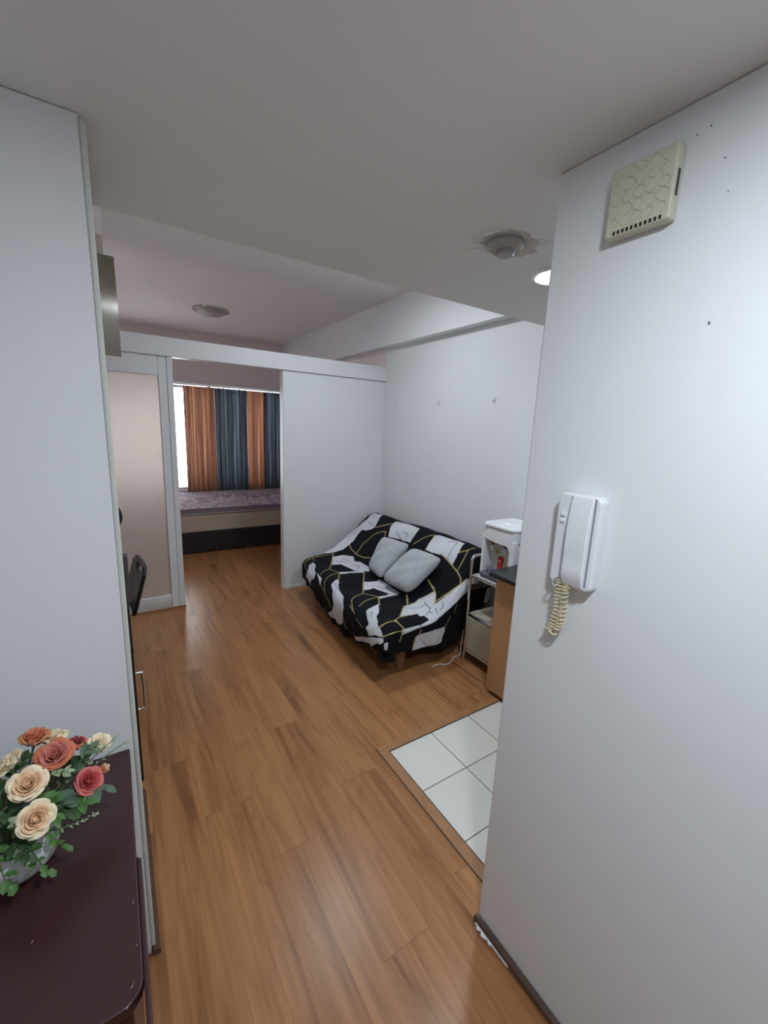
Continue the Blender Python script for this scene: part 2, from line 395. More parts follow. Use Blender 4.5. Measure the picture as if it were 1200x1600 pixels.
# surface lamp in the living area
t = thing('ceiling_lamp', 'round white lamp on the raised ceiling above the sofa', 'ceiling light', (1.45, 2.72, HC))
MB().lathe([(0, -.055), (.10, -.05), (.15, -.03), (.165, 0)], 48, (1.45, 2.72, HC)).build('diffuser', LAMPON, t, smooth=True)
MB().lathe([(.165, 0), (.175, -.008), (.182, 0)], 48, (1.45, 2.72, HC)).build('rim', WHITEP, t, smooth=True)
# unlit bedroom lamp
bx, by = 1.085, 5.56
t = thing('ceiling_lamp', 'unlit grey round dome lamp on the bedroom ceiling', 'ceiling light', (bx, by, HC))
MB().lathe([(0, -.075), (.06, -.072), (.12, -.058), (.165, -.032), (.185, -.008)], 48, (bx, by, HC)).build('diffuser', GREYL, t, smooth=True)
MB().lathe([(.185, -.018), (.20, -.016), (.205, 0), (.18, 0)], 48, (bx, by, HC)).build('rim', BRUSH, t, smooth=True)
# smoke detector
sx, sy = 1.162, 1.095
t = thing('smoke_detector', 'grey round smoke detector on the rough plaster patch of the ceiling', 'smoke detector', (sx, sy, LC))
MB().lathe([(.058, 0), (.062, -.010), (.060, -.016), (.050, -.024), (.040, -.027), (.030, -.027)], 40, (sx, sy, LC)).build('base', GREYL, t, smooth=True, angle=30)
mb = MB().lathe([(.030, -.026), (.030, -.040), (.026, -.044), (0, -.046)], 32, (sx, sy, LC)); mb.build('sensor_cap', mat('detector_cap', (.38, .36, .36), .5), t, smooth=True, angle=30)
mb = MB()
for k in range(20):
    a = 2*math.pi*k/20; mb.box((sx+.045*math.cos(a)-.002, sy+.045*math.sin(a)-.002, LC-.031), (sx+.045*math.cos(a)+.002, sy+.045*math.sin(a)+.002, LC-.022))
mb.build('grille', CREAMP, t)
# plaster repair round it (thin relief on the ceiling)
def blob(cx, cy, rx, ry, m, th, seed, name='trim_plaster_patch', rot=0):
    rn = random.Random(seed); P = []
    for k in range(28):
        a = 2*math.pi*k/28; q = 1+.28*(rn.random()-.5)
        x, y = rx*q*math.cos(a), ry*q*math.sin(a); P.append((cx+x*math.cos(rot)-y*math.sin(rot), cy+x*math.sin(rot)+y*math.cos(rot)))
    struct(MB().prism(P, 2, LC-th, LC+.001).build(name, m))
blob(1.19, 1.10, .115, .085, PLAST, .0015, 3, rot=.2)
blob(1.09, 1.14, .035, .03, mat('plaster_pale', (.74, .73, .71), .8, noise=.1, nscale=30), .0012, 4)
blob(1.16, 1.175, .04, .018, mat('plaster_pale', (.72, .71, .69), .8, noise=.1, nscale=30), .0012, 8, rot=-.4)
blob(1.245, 1.03, .045, .020, mat('plaster_pale', (.74, .73, .71), .8, noise=.1, nscale=30), .0012, 5, rot=-.6)
blob(1.125, 1.20, .006, .030, PLASTW, .004, 6, rot=.5)
blob(1.07, 1.08, .008, .035, PLASTW, .004, 7, rot=.3)
blob(1.27, 1.10, .035, .030, PLAST, .0010, 9)

# ================================================================ near right wall
# chime box
x = XR; ya, yb, za, zb = .472, .603, 2.128, 2.262
t = thing('door_chime_box', 'yellowed square plastic box with embossed circles high on the near right wall', 'door chime', (x, (ya+yb)/2, za))
D = .030
mb = MB().prism([(ya, za), (yb, za), (yb, zb), (ya, zb)], 0, x-D, x-.001)
cs = mb.build('case', CREAMP, t, bevel=.005, seg=3)
mb = MB()
rn = random.Random(4)
for i in range(5):
    for j in range(5):
        cy = ya+.018+j*.0238; cz = za+.026+i*.023; r = .0085+.003*rn.random()
        arc = rn.random()*6.28; sweep = 3.2+2.6*rn.random()
        mb.tube([(x-D-.0002, cy+r*math.cos(arc+sweep*k/14), cz+r*math.sin(arc+sweep*k/14)) for k in range(15)], .0009, 6)
mb.build('embossed_circles', mat('embossed_plastic', (.52, .50, .38), .5), cs)
mb = MB()
for k in range(11):
    cy = ya+.017+k*.0092; mb.box((x-D-.0008, cy-.0024, za+.0035), (x-D+.004, cy+.0024, za+.0105))
mb.build('vent_slots', BLACKP, cs)
B((x-.022, ya-.0008, za+.042), (x-.014, ya+.004, za+.088)).build('side_slot', BLACKP, cs)
# intercom phone
t = thing('intercom_phone', 'white wall intercom handset hanging on the near right wall', 'intercom', (x, .59, 1.33))
mb = MB().prism([(.516, 1.337), (.524, 1.328), (.620, 1.325), (.630, 1.335), (.630, 1.553), (.620, 1.563), (.526, 1.563), (.516, 1.553)], 0, x-.034, x-.001)
base = mb.build('base', WHITEP, t, bevel=.006, seg=3)
def hs(cz0, cz1, y0, y1, n=14):
    mb = MB(); prof = []
    for k in range(n+1):
        s = k/n; z = cz0+(cz1-cz0)*s
        thick = .022+.020*abs(2*s-1)**2.2*(1.0 if s < .5 else .75)
        top = x-.036-thick-.010*math.sin(math.pi*s)*0
        prof.append((z, top))
    P = [(x-.030, cz0)]+[(b, a) for a, b in prof]+[(x-.030, cz1)]
    mb.prism(P, 1, y0, y1); return mb
mb = MB()
P = []
for k in range(15):
    s = k/14; z = 1.333+.228*s; bow = .040+.012*math.sin(math.pi*s)**.8+.006*math.exp(-((s-.14)/.10)**2); P.append((x-bow, z))
P = [(x-.033, 1.335)]+P+[(x-.033, 1.560)]
hd = mb.prism(P, 1, .532, .588).build('handset', WHITEP, t, bevel=.009, seg=4)
MB().box((x-.0355, .5285, 1.34), (x-.033, .5315, 1.556)).box((x-.0355, .5885, 1.34), (x-.033, .5915, 1.556)).box((x-.0355, .530, 1.5555), (x-.0335, .590, 1.5585)).build('cradle_groove', mat('groove_grey', (.25, .25, .27), .6), base)
for z in (1.508, 1.492): B((x-.038, .604, z-.004), (x-.033, .616, z+.004)).build('button', WHITEP, base, bevel=.001)
# coiled cord, doubled up on itself
def coil(path, r, turns, rt):
    P = smoothpath(path, 30); n = len(P); out = []
    tot = turns*14
    for k in range(tot+1):
        s = k/tot*(n-1); i = min(int(s), n-2); p = P[i].lerp(P[i+1], s-i); d = (P[i+1]-P[i]).normalized()
        a1 = Vector((1, 0, 0)); a1 = (a1-d*a1.dot(d)).normalized(); a2 = d.cross(a1); th = 2*math.pi*k/14
        out.append(p+(a1*math.cos(th)+a2*math.sin(th))*r)
    return MB().tube(out, rt, 6)
cd = coil([(x-.030, .593, 1.342), (x-.028, .600, 1.30), (x-.028, .598, 1.25), (x-.028, .606, 1.205)], .0095, 15, .0021).build('coiled_cord', CORD, t, smooth=True)
coil([(x-.030, .570, 1.334), (x-.028, .583, 1.315), (x-.030, .581, 1.26), (x-.028, .588, 1.212)], .0095, 14, .0021).build('coiled_cord', CORD, t, smooth=True)
coil([(x-.028, .606, 1.205), (x-.03, .613, 1.196), (x-.028, .602, 1.187), (x-.028, .588, 1.212)], .008, 5, .0026).build('cord_knot', CORD, t, smooth=True)
MB().tube(smoothpath([(x-.040, .598, 1.350), (x-.050, .607, 1.338), (x-.046, .604, 1.322), (x-.034, .596, 1.330)]), .0026, 8).build('cord_plug', mat('grey_plug', (.45, .45, .42), .5), t, smooth=True)
# small marks on the wall
mb = MB(); rn = random.Random(2)
for (yy, zz, r) in ((.382, 1.924, .0022), (.4585, 2.272, .0012), (.437, 2.276, .0015), (.405, 2.21, .0012), (.39, 2.15, .001)):
    mb.lathe([(0, 0), (r, 0)], 8) if False else mb.prism([(yy+r*math.cos(a), zz+r*math.sin(a)*1.4) for a in [k*.785 for k in range(8)]], 0, x-.0006, x+.001)
struct(mb.build('trim_wall_specks', mat('speck', (.12, .12, .13), .8)))

# hooks on the far right wall
t0 = None
for yy, lab in ((3.757, 'small clear adhesive hook on the right wall, nearest the partition corner'), (3.066, 'small clear adhesive hook on the right wall, middle one of three'), (2.386, 'small clear adhesive hook on the right wall, above the water dispenser side')):
    if t0 is None:
        t0 = thing('adhesive_hook', lab, 'hook', (XW, yy, 1.965), 'clear hooks on the right wall')
        HK = mat('hook_plastic', (.70, .71, .73), .3)
        ch = [MB().prism(rrect(.026, .052, .008, 4, yy, 1.965), 0, XW-.004, XW-.0005).build('backing_plate', HK, t0, bevel=.001),
              MB().tube(smoothpath([(XW-.004, yy, 1.968), (XW-.008, yy, 1.950), (XW-.012, yy, 1.945), (XW-.015, yy, 1.952), (XW-.015, yy, 1.960)]), .0035, 8).build('hook_arm', HK, t0, smooth=True)]
    else:
        r = t0.copy(); C.objects.link(r); r.location = (XW, yy, 1.965); r['label'] = lab
        for c in ch: d = c.copy(); C.objects.link(d); d.parent = r

# ================================================================ left side: metal unit, black cabinet, chair
def bowed(a, b):
    P = []
    n = 16
    for k in range(n+1):
        s = k/n; z = 1.885+.285*s; P.append((1.600-.026*math.sin(math.pi*s), z))
    P += [(1.665, 2.17), (1.665, 1.885)]
    return P
# section in (y,z) extruded along x; bowed face looks to the entry
t = thing('wall_unit', 'slim brushed metal unit high up, sticking out past the end of the left wall', 'wall unit', (-.010, 1.63, 1.885))
MB().prism([(1.613, 1.883), (1.613, 2.172), (1.660, 2.172), (1.660, 1.883)], 0, -.0105, -.003).build('backing_plate', BLACKP, t)
MB().prism(bowed(0, 0), 0, -.002, .042).build('cover', BRUSH, t, smooth=True)
# black cabinet
t = thing('low_cabinet', 'low glossy black cabinet with chrome handle along the left wall', 'cabinet', (-.3, 2.4, 0))
B((-.70, 1.96, .03), (-.012, 2.76, .70)).build('body', BLACKG, t, bevel=.003)
B((-.70, 1.945, .70), (.012, 2.78, .725)).build('top', BLACKG, t, bevel=.003)
d1 = B((-.011, 1.965, .035), (.010, 2.40, .695)).build('door', BLACKG, t, bevel=.002)
d2 = B((-.011, 2.41, .035), (.010, 2.755, .695)).build('door', BLACKG, t, bevel=.002)
hp = smoothpath([(.008, 2.03, .555), (.030, 2.03, .553), (.040, 2.03, .535), (.040, 2.03, .39), (.030, 2.03, .372), (.008, 2.03, .370)], 6)
MB().tube(hp, .0065, 10).build('handle', CHROME, d1, smooth=True)
B((-.66, 2.0, 0), (-.05, 2.74, .03)).build('plinth', BLACKG, t)
# grey monitor-like panel on it
t = thing('grey_panel_screen', 'dark grey upright panel standing on the black cabinet', 'screen', (-.25, 2.45, .725))
B((-.52, 2.42, .745), (.021, 2.465, 1.005)).build('panel', GREYD, t, bevel=.006)
B((-.40, 2.36, .725), (-.10, 2.52, .745)).build('stand', GREYD, t, bevel=.004)
t = thing('round_black_object', 'round black-edged object peeking past the left wall above the grey panel', 'round object', (-.13, 2.60, 1.0))  # stand-in for a round black-edged thing of unknown kind
mb = MB(); n = 40
ring = [(-.122+.128*math.cos(2*math.pi*k/n), 2.60, 1.175+.105*math.sin(2*math.pi*k/n)) for k in range(n+1)]
mb.tube(ring, .010, 8, False).build('rim', BLACKP, t, smooth=True)
MB().prism([(-.122+.122*math.cos(2*math.pi*k/n), 1.175+.10*math.sin(2*math.pi*k/n)) for k in range(n)], 1, 2.598, 2.604).build('disc', BLACKP, t)
MB().tube([(-.122, 2.60, 1.07), (-.122, 2.60, .74)], .012, 10).build('stem', BLACKP, t, smooth=True)
MB().lathe([(0, .727), (.09, .727), (.085, .737), (.02, .748)], 30, (-.122, 2.60, 0)).build('foot', BLACKP, t, smooth=True)
# chair
t = thing('chair', 'black plastic chair with slotted backrest drawn up to the left side cabinet', 'chair', (-.05, 3.15, 0))
mb = MB()
def bk(u, v, off):
    yy = 3.02+.20*u; z = .485+.30*v; lean = .006+.080*v-.018*u+.012*math.sin(math.pi*(u*.5+.5))
    return (lean+off, yy, z)
nu, nv = 20, 24
V = []; F = []
def inside(u, v):
    if (abs(u)/1.0)**6+(abs(v-.5)/.5)**6 > 1.06: return False
    if (u/.40)**4+((v-.84)/.075)**4 < 1: return False
    return True
idx = {}
for i in range(nu):
    for j in range(nv):
        u = -1+2*(i+.5)/nu; v = (j+.5)/nv
        if inside(u, v):
            q = []
            for a, b in ((i, j), (i+1, j), (i+1, j+1), (i, j+1)):
                if (a, b) not in idx: idx[(a, b)] = len(V); V.append(bk(-1+2*a/nu, b/nv, 0))
                q.append(idx[(a, b)])
            F.append(tuple(q))
mb.add(V, F); o = mb.build('backrest', BLACKP, t, smooth=True, solid=.020)
MB().prism(rrect(.40, .42, .05, 5, -.19, 3.02), 2, .44, .47).build('seat', BLACKP, t, bevel=.008)
for dx, dy in ((-.36, -.17), (-.36, .17), (-.04, -.17), (-.04, .17)):
    MB().tube([(dx, 3.02+dy, .445), (dx*1.05, 3.02+dy*1.12, 0)], [.014, .011], 10).build('leg', BLACKP, t, smooth=True)
for dy in (-.14, .14):
    MB().tube(smoothpath([(-.03, 3.02+dy, .45), (-.008+.14*dy, 3.02+dy, .48), (.004+.14*dy, 3.02+dy, .52), (.016+.14*dy, 3.02+dy, .56)]), .011, 10).build('back_post', BLACKP, t, smooth=True)

# ================================================================ kitchen corner
cx0, cy1 = 1.982, 1.69
t = thing('kitchen_base_cabinet', 'beech laminate kitchen base cabinet beside the near right wall', 'cabinet', (2.2, 1.3, 0))
B((cx0+.018, .90, .045), (2.56, cy1, .808)).build('body', OAKC, t, bevel=.001)
B((cx0+.055, .90, 0), (2.56, cy1-.03, .045)).build('toe_kick', mat('dark_toe_kick', (.07, .045, .03), .6), t)
for k, (a, b) in enumerate(((1.305, cy1-.001), (.905, 1.300))):
    d = B((cx0, a, .030), (cx0+.018, b, .805)).build('door', OAKC, t, bevel=.0015)
    yy = a+.045 if k == 0 else b-.045
    MB().tube(smoothpath([(cx0, yy, .755), (cx0-.022, yy, .757), (cx0-.026, yy-.0, .750), (cx0-.026, yy, .672), (cx0-.022, yy, .662), (cx0, yy, .664)], 5), .005, 8).build('handle', CHROME, d, smooth=True)
mb = MB(); P = [(2.562, .812), (2.562, .852)]
for k in range(9):
    a = R(90+180*k/8); P.append((1.953+.020*math.cos(a), .832+.020*math.sin(a)))
mb.prism([(a, b) for a, b in P], 1, .89, 1.712)
tag(mb.build('countertop', COUNTER, smooth=True, loc=(2.2, 1.3, .812)), 'dark speckled countertop on the beech base cabinet', 'countertop')

# trolley
TX0, TX1, TY0, TY1 = 2.13, 2.54, 1.735, 2.055
t = thing('kitchen_trolley', 'chrome tubed kitchen trolley between sofa end and base cabinet', 'trolley', (2.33, 1.89, 0))
def loop(yy):
    return smoothpath([(TX0, yy, .69), (TX0, yy, .775), (TX0+.004, yy, .800), (TX0+.02, yy, .818), (TX0+.045, yy, .822), (TX1-.045, yy, .822), (TX1-.02, yy, .818), (TX1-.004, yy, .80), (TX1, yy, .775), (TX1, yy, .69)], 5)
for yy in (TY0, TY1):
    MB().tube(loop(yy), .010, 12).build('end_rail', CHROME, t, smooth=True)
    for xx in (TX0, TX1): MB().tube([(xx, yy, 0), (xx, yy, .045), (xx, yy, .70)], [.008, .010, .010], 12).build('leg', CHROME, t, smooth=True)
for zz, nm in ((.672, 'shelf'), (.372, 'shelf')):
    B((TX0+.008, TY0+.004, zz), (TX1-.008, TY1-.004, zz+.012)).build(nm, BOARD, t, bevel=.002)
    mb = MB()
    for q in ((TX0-.003, TX0+.012), (TX1-.012, TX1+.003)): mb.box((q[0], TY0+.002, zz-.008), (q[1], TY1-.002, zz+.016))
    for q in ((TY0-.003, TY0+.010), (TY1-.010, TY1+.003)): mb.box((TX0+.004, q[0], zz-.006), (TX1-.004, q[1], zz+.010))
    mb.build('shelf_rim', CHROME, t, bevel=.005)
B((TX0+.010, TY1-.006, .56), (TX1-.010, TY1+.002, .605)).build('back_bar', BRUSH, t, bevel=.002)
B((TX0-.002, TY0+.012, .105), (TX0+.012, TY1-.012, .362)).build('side_panel', BOARD, t, bevel=.002)
B((TX0, TY0+.012, .075), (TX1, TY1-.012, .103)).build('bottom_shelf', BOARD, t, bevel=.002)
B((TX1-.012, TY0+.012, .105), (TX1, TY1-.012, .362)).build('side_panel', BOARD, t, bevel=.002)
# metal plate on the trolley
t = thing('metal_dish', 'shiny round metal dish on the middle shelf of the trolley', 'dish', (2.36, 1.90, .388))
MB().lathe([(0, .388), (.075, .388), (.085, .392), (.098, .412), (.101, .412), (.090, .389), (.0, .386)], 44, (2.36, 1.885, 0)).build('bowl', CHROME, t, smooth=True)
MB().tube(smoothpath([(2.27, 1.87, .411), (2.26, 1.86, .435), (2.27, 1.83, .475), (2.30, 1.80, .50), (2.34, 1.785, .475), (2.36, 1.79, .411)]), .0022, 6).build('wire_handle', CHROME, t, smooth=True)
cd = MB().prism([(2.31, .42), (2.36, .425), (2.385, .53), (2.335, .535)], 1, 2.064, 2.067).build('paper_tag', mat('grey_white_card', (.45, .46, .48), .7), None, loc=(2.35, 2.065, .42))
tag(cd, 'pale paper tag hanging behind the trolley against the black cloth', 'tag')

# water dispenser
X0, X1, Y0, Y1, Z0, Z1 = 2.165, 2.475, 1.722, 2.012, .684, 1.092
t = thing('water_dispenser', 'white countertop water dispenser with two taps on the trolley', 'water dispenser', (2.32, 1.88, Z0))
def rb(w0, w1, y0, y1, r): return rrect(w1-w0, y1-y0, r, 8, (w0+w1)/2, (y0+y1)/2)
# body with an opening on its front (-X) side
mb = MB()
pl = [(a, b) for a, b in rb(X0, X1, Y0, Y1, .035)]
mb.prism([(a, b) for a, b in pl if True], 2, .975, Z1-.030)
hd = mb.build('upper_housing', WHITEP, t, bevel=.006)
mb = MB(); mb.prism(rb(X0+.085, X1, Y0+.0, Y1-.0, .03), 2, Z0+.05, .978); mb.build('rear_housing', WHITEP, t, bevel=.003)
for a, b in ((Y0, Y0+.046), (Y1-.024, Y1)):
    MB().prism(rrect(.11, b-a, .006, 4, X0+.058, (a+b)/2), 2, Z0+.03, .99).build('side_cheek', WHITEP, t)
B((X0+.080, Y0+.040, Z0+.05), (X0+.087, Y1-.022, .976)).build('recess_back', INNER, t)
mb = MB(); mb.prism(rb(X0-.010, X1+.004, Y0-.006, Y1+.006, .05), 2, Z1-.034, Z1-.002)
lid = mb.build('lid', WHITEP, t, bevel=.015, seg=5)
MB().lathe([(.072, 1.082), (.078, 1.094), (.092, 1.098), (.100, 1.092), (.104, 1.082)], 40, (2.335, 1.88, 0)).build('bottle_collar', WHITEP, lid, smooth=True)
MB().prism(rb(X0-.030, X1, Y0-.004, Y1+.004, .05), 2, Z0, Z0+.006).build('base_rim', WHITEP, t, bevel=.002)
MB().prism(rb(X0-.024, X1-.004, Y0+.002, Y1-.002, .05), 2, Z0+.006, Z0+.042).build('drip_tray', mat('grey_tray', (.10, .105, .12), .4), t, bevel=.008, seg=3)
# curved lower edge of the upper housing
mb = MB(); P = [(Y0+.004, .93)]
for k in range(13):
    s = k/12; P.append((Y0+.004+(Y1-Y0-.008)*s, .976+.0*s))
V = []
ys = [Y0+.010+(Y1-Y0-.02)*k/16 for k in range(17)]
zl = [.955+.018*(1-(k/16))**.5*0+.020*(k/16) - (.022*math.exp(-((k/16)/.08)**2)) for k in range(17)]
pp = list(zip(ys, zl))+[(ys[-1], 1.0), (ys[0], 1.0)]
mb = MB().prism([(Y0+.002, .93), (Y0+.046, .93), (Y0+.050, .943), (Y0+.060, .953), (Y0+.075, .958), (Y1-.10, .962), (Y1-.05, .970), (Y1-.024, .975), (Y1-.002, .975), (Y1-.002, 1.0), (Y0+.002, 1.0)], 0, X0+.001, X0+.030).build('front_apron', WHITEP, t, bevel=.002)
def tap(yy, col, cname):
    mb = MB(); mb.tube([(X0+.085, yy, .925), (X0+.05, yy, .925), (X0+.040, yy, .915), (X0+.040, yy, .890)], [.010, .011, .011, .008], 12)
    o = mb.build('tap', WHITEP, t, smooth=True)
    MB().tube([(X0+.046, yy, .930), (X0+.036, yy, .955)], [.009, .012], 10).build('tap_lever', col, o, smooth=True)
    return o
tap(1.945, REDP, 'red'); tap(1.835, mat('navy_plastic', (.02, .03, .08), .4), 'navy')
MB().ball((X0+.055, 1.915, .885), (.012, .015, .015), 12).build('yellow_sticker', YELP, t, smooth=True)
MB().prism([(1.868, .745), (1.905, .745), (1.905, .85), (1.868, .85)], 0, X0+.06, X0+.08).build('red_label', REDP, t, bevel=.003)
MB().prism([(1.874, .825), (1.900, .815), (1.900, .819), (1.874, .829)], 0, X0+.0585, X0+.0605).build('label_stripe', WHITEP, t)
MB().prism([(1.974, 1.043), (1.985, 1.043), (1.9795, 1.056)], 0, X0-.0008, X0+.004).build('logo_mark', GREYD, hd)
MB().prism([(1.972, 1.036), (1.987, 1.036), (1.987, 1.0375), (1.972, 1.0375)], 0, X0-.0006, X0+.004).build('logo_line', REDP, hd)
t = thing('clear_cup', 'small clear plastic cup inside the water dispenser recess', 'cup', (X0+.045, 1.955, Z0+.043))
MB().lathe([(0, .728), (.016, .728), (.021, .80), (.019, .80), (.014, .732)], 24, (X0+.045, 1.950, 0)).build('cup_wall', CLEARP, t, smooth=True)
MB().lathe([(.0175, .745), (.0195, .745), (.0205, .762), (.0185, .762), (.0175, .745)], 24, (X0+.045, 1.950, 0)).build('blue_band', BLUEP, t, smooth=True)
# ================================================================ bedroom
bx0, bx1, by0, by1 = -.30, 2.50, 5.65, 7.055
t = thing('bed_base', 'dark wood bed base behind the sliding door opening', 'bed', (1.1, 6.35, 0))
B((bx0, by0, .012), (bx1, by1, .285)).build('frame', BEDW, t, bevel=.004)
B((bx0+.02, by0-.006, .02), ((bx0+bx1)/2-.003, by0, .275)).build('drawer_front', BEDW, t, bevel=.002)
B(((bx0+bx1)/2+.003, by0-.006, .02), (bx1-.02, by0, .275)).build('drawer_front', BEDW, t, bevel=.002)
def slab(x0, x1, y0, y1, z0, z1, r=.05):
    return MB().prism(rrect(x1-x0, y1-y0, r, 6, (x0+x1)/2, (y0+y1)/2), 2, z0, z1)
o = slab(bx0+.005, bx1-.005, by0+.004, by1-.005, .286, .508).build('box_spring', BEIGEF, bevel=.012, seg=3, loc=(1.1, 6.35, .286))
tag(o, 'beige fabric mattress layer resting on the dark bed base', 'mattress')
t = thing('mattress', 'lavender grey quilted mattress on top of the beige layer', 'mattress', (1.1, 6.35, .512))
def mt(s, q):
    x = bx0+.02+(bx1-bx0-.04)*s; y = by0+.0+(by1-by0-.03)*q
    e = min(s, 1-s)*(bx1-bx0); g = min(q, 1-q)*(by1-by0); rim = min(e, g)
    z = .590+.006*min(1, rim/.03)
    d = abs(math.sin((x+y)*math.pi/.13))*abs(math.sin((x-y)*math.pi/.13))
    return (x, y, z-.004+.016*d**.5*min(1, rim/.05))
MB().grid(mt, 230, 120).build('quilted_top', QUILT, t, smooth=True, angle=180)
slab(bx0+.012, bx1-.012, by0-.004, by1-.02, .522, .592, .06).build('side_border', mat('mauve_border', (.20, .165, .20), .8, noise=.3, nscale=40), t, bevel=.012, seg=3)
for z in (.524, .590):
    P = [(a, b, z) for a, b in rrect(bx1-bx0-.020, by1-by0-.012, .06, 6, (bx0+bx1)/2, (by0+by1-.024)/2)]
    MB().tube(P+[P[0]], .0065, 8, False).build('piping', mat('piping', (.50, .46, .44) if z < .55 else (.26, .22, .25), .7), t, smooth=True)

# curtain rod with rings, curtains
t = thing('curtain_rod', 'thin pale curtain rod with hooks above the bed window', 'curtain rod', (1.6, YB-.075, 2.215))
MB().tube([(WX0-.05, YB-.075, 2.222), (WX1+.03, YB-.075, 2.222)], .007, 10).build('rod', TRIM, t, smooth=True)
for k in range(26):
    xx = 1.0+k*.062
    P = [(xx+.001*j, YB-.075+.012*math.cos(a), 2.216+.012*math.sin(a)) for j, a in enumerate([2*math.pi*q/10 for q in range(11)])]
    MB().tube(P, .0022, 6, False).build('ring', TRIM, t, smooth=True)
def curtain(x0, x1, m, label, cat_, waves, seed, amp=.030):
    rn = random.Random(seed); ph = rn.random()*6; ph2 = rn.random()*6
    def fn(s, q):
        x = x0+(x1-x0)*s; z = .60+(2.205-.60)*q
        a = amp*(.75+.35*(1-q))
        y = YB-.075+a*math.sin(2*math.pi*waves*s+ph+.5*math.sin(3*q+ph2))+.35*a*math.sin(2*math.pi*waves*2.3*s+ph2)
        x += .007*math.sin(2*math.pi*waves*s*2+ph)*math.sin(math.pi*s)+ .003*math.sin(4*q+9*s)*math.sin(math.pi*s)
        if q > .97: z += .006*math.sin(2*math.pi*waves*2*s)
        return (x, y, z)
    o = MB().grid(fn, 160, 30).build('curtain', m, smooth=True, angle=180, loc=((x0+x1)/2, YB-.075, .60))
    o['label'] = label; o['category'] = 'curtain'; o['group'] = 'satin curtains over the bed'
    return o
curtain(.935, 1.388, RUST, 'leftmost rust satin curtain, beside the bare strip of window', 'curtain', 5, 1)
curtain(1.376, 1.858, BLUE, 'wide slate blue satin curtain between the two rust ones', 'curtain', 6, 2)
curtain(1.842, 2.166, RUST, 'second rust satin curtain, between two blue ones', 'curtain', 5, 3)
curtain(2.130, 2.53, BLUE, 'rightmost slate blue satin curtain, at the door opening edge', 'curtain', 6, 5)

# ================================================================ sofa
t = thing('sofa_bed', 'low sofa bed with wooden legs hidden under a patterned throw', 'sofa', (2.0, 2.9, 0))
MB().prism(rrect(.86, 1.50, .05, 5, 2.03, 2.95), 2, .17, .335).build('seat_cushion', mat('dark_sofa_fabric', (.02, .02, .022), .9), t, bevel=.02)
MB().prism([(2.08, .36), (2.30, .35), (2.48, .66), (2.40, .70), (2.30, .66)], 1, 2.25, 3.80).build('backrest', mat('dark_sofa_fabric', (.02, .02, .022), .9), t, bevel=.02)
for (lx, ly, dx) in ((1.635, 2.20, -.012), (1.62, 3.62, -.012), (2.40, 2.24, .02), (2.40, 3.66, .02)):
    MB().add([(lx-.030, ly-.03, .16), (lx+.030, ly-.03, .16), (lx+.030, ly+.03, .16), (lx-.030, ly+.03, .16),
              (lx-.020+dx, ly-.040, 0), (lx+.018+dx, ly-.040, 0), (lx+.018+dx, ly+.0, 0), (lx-.020+dx, ly+.0, 0)],
             [(0, 1, 2, 3), (7, 6, 5, 4), (0, 4, 5, 1), (1, 5, 6, 2), (2, 6, 7, 3), (3, 7, 4, 0)]).build('leg', WOODLEG, t, bevel=.003)

# the draped throw as a surface, and its print traced in the cloth's own coordinates
def cr(P,t):
    P=np.asarray(P,float);n=len(P)-1;x=np.clip(t,0,1)*n;i=np.minimum(x.astype(int),n-1);f=(x-i)[...,None]
    g=lambda k:P[np.clip(i+k,0,n)]
    a,b,c,d=g(-1),g(0),g(1),g(2)
    return .5*((2*b)+(-a+c)*f+(2*a-5*b+4*c-d)*f*f+(-a+3*b-3*c+d)*f**3)
NEAR=[(2.5,.5),(2.5,.72),(2.455,.79),(2.35,.78),(2.2,.64),(2.04,.49),(1.86,.41),(1.66,.405),(1.48,.40),(1.40,.345),(1.395,.24),(1.45,.13)]
FAR=[(2.5,.5),(2.5,.70),(2.455,.76),(2.33,.72),(2.16,.62),(1.99,.53),(1.84,.47),(1.70,.425),(1.58,.40),(1.505,.355),(1.49,.27),(1.50,.20)]
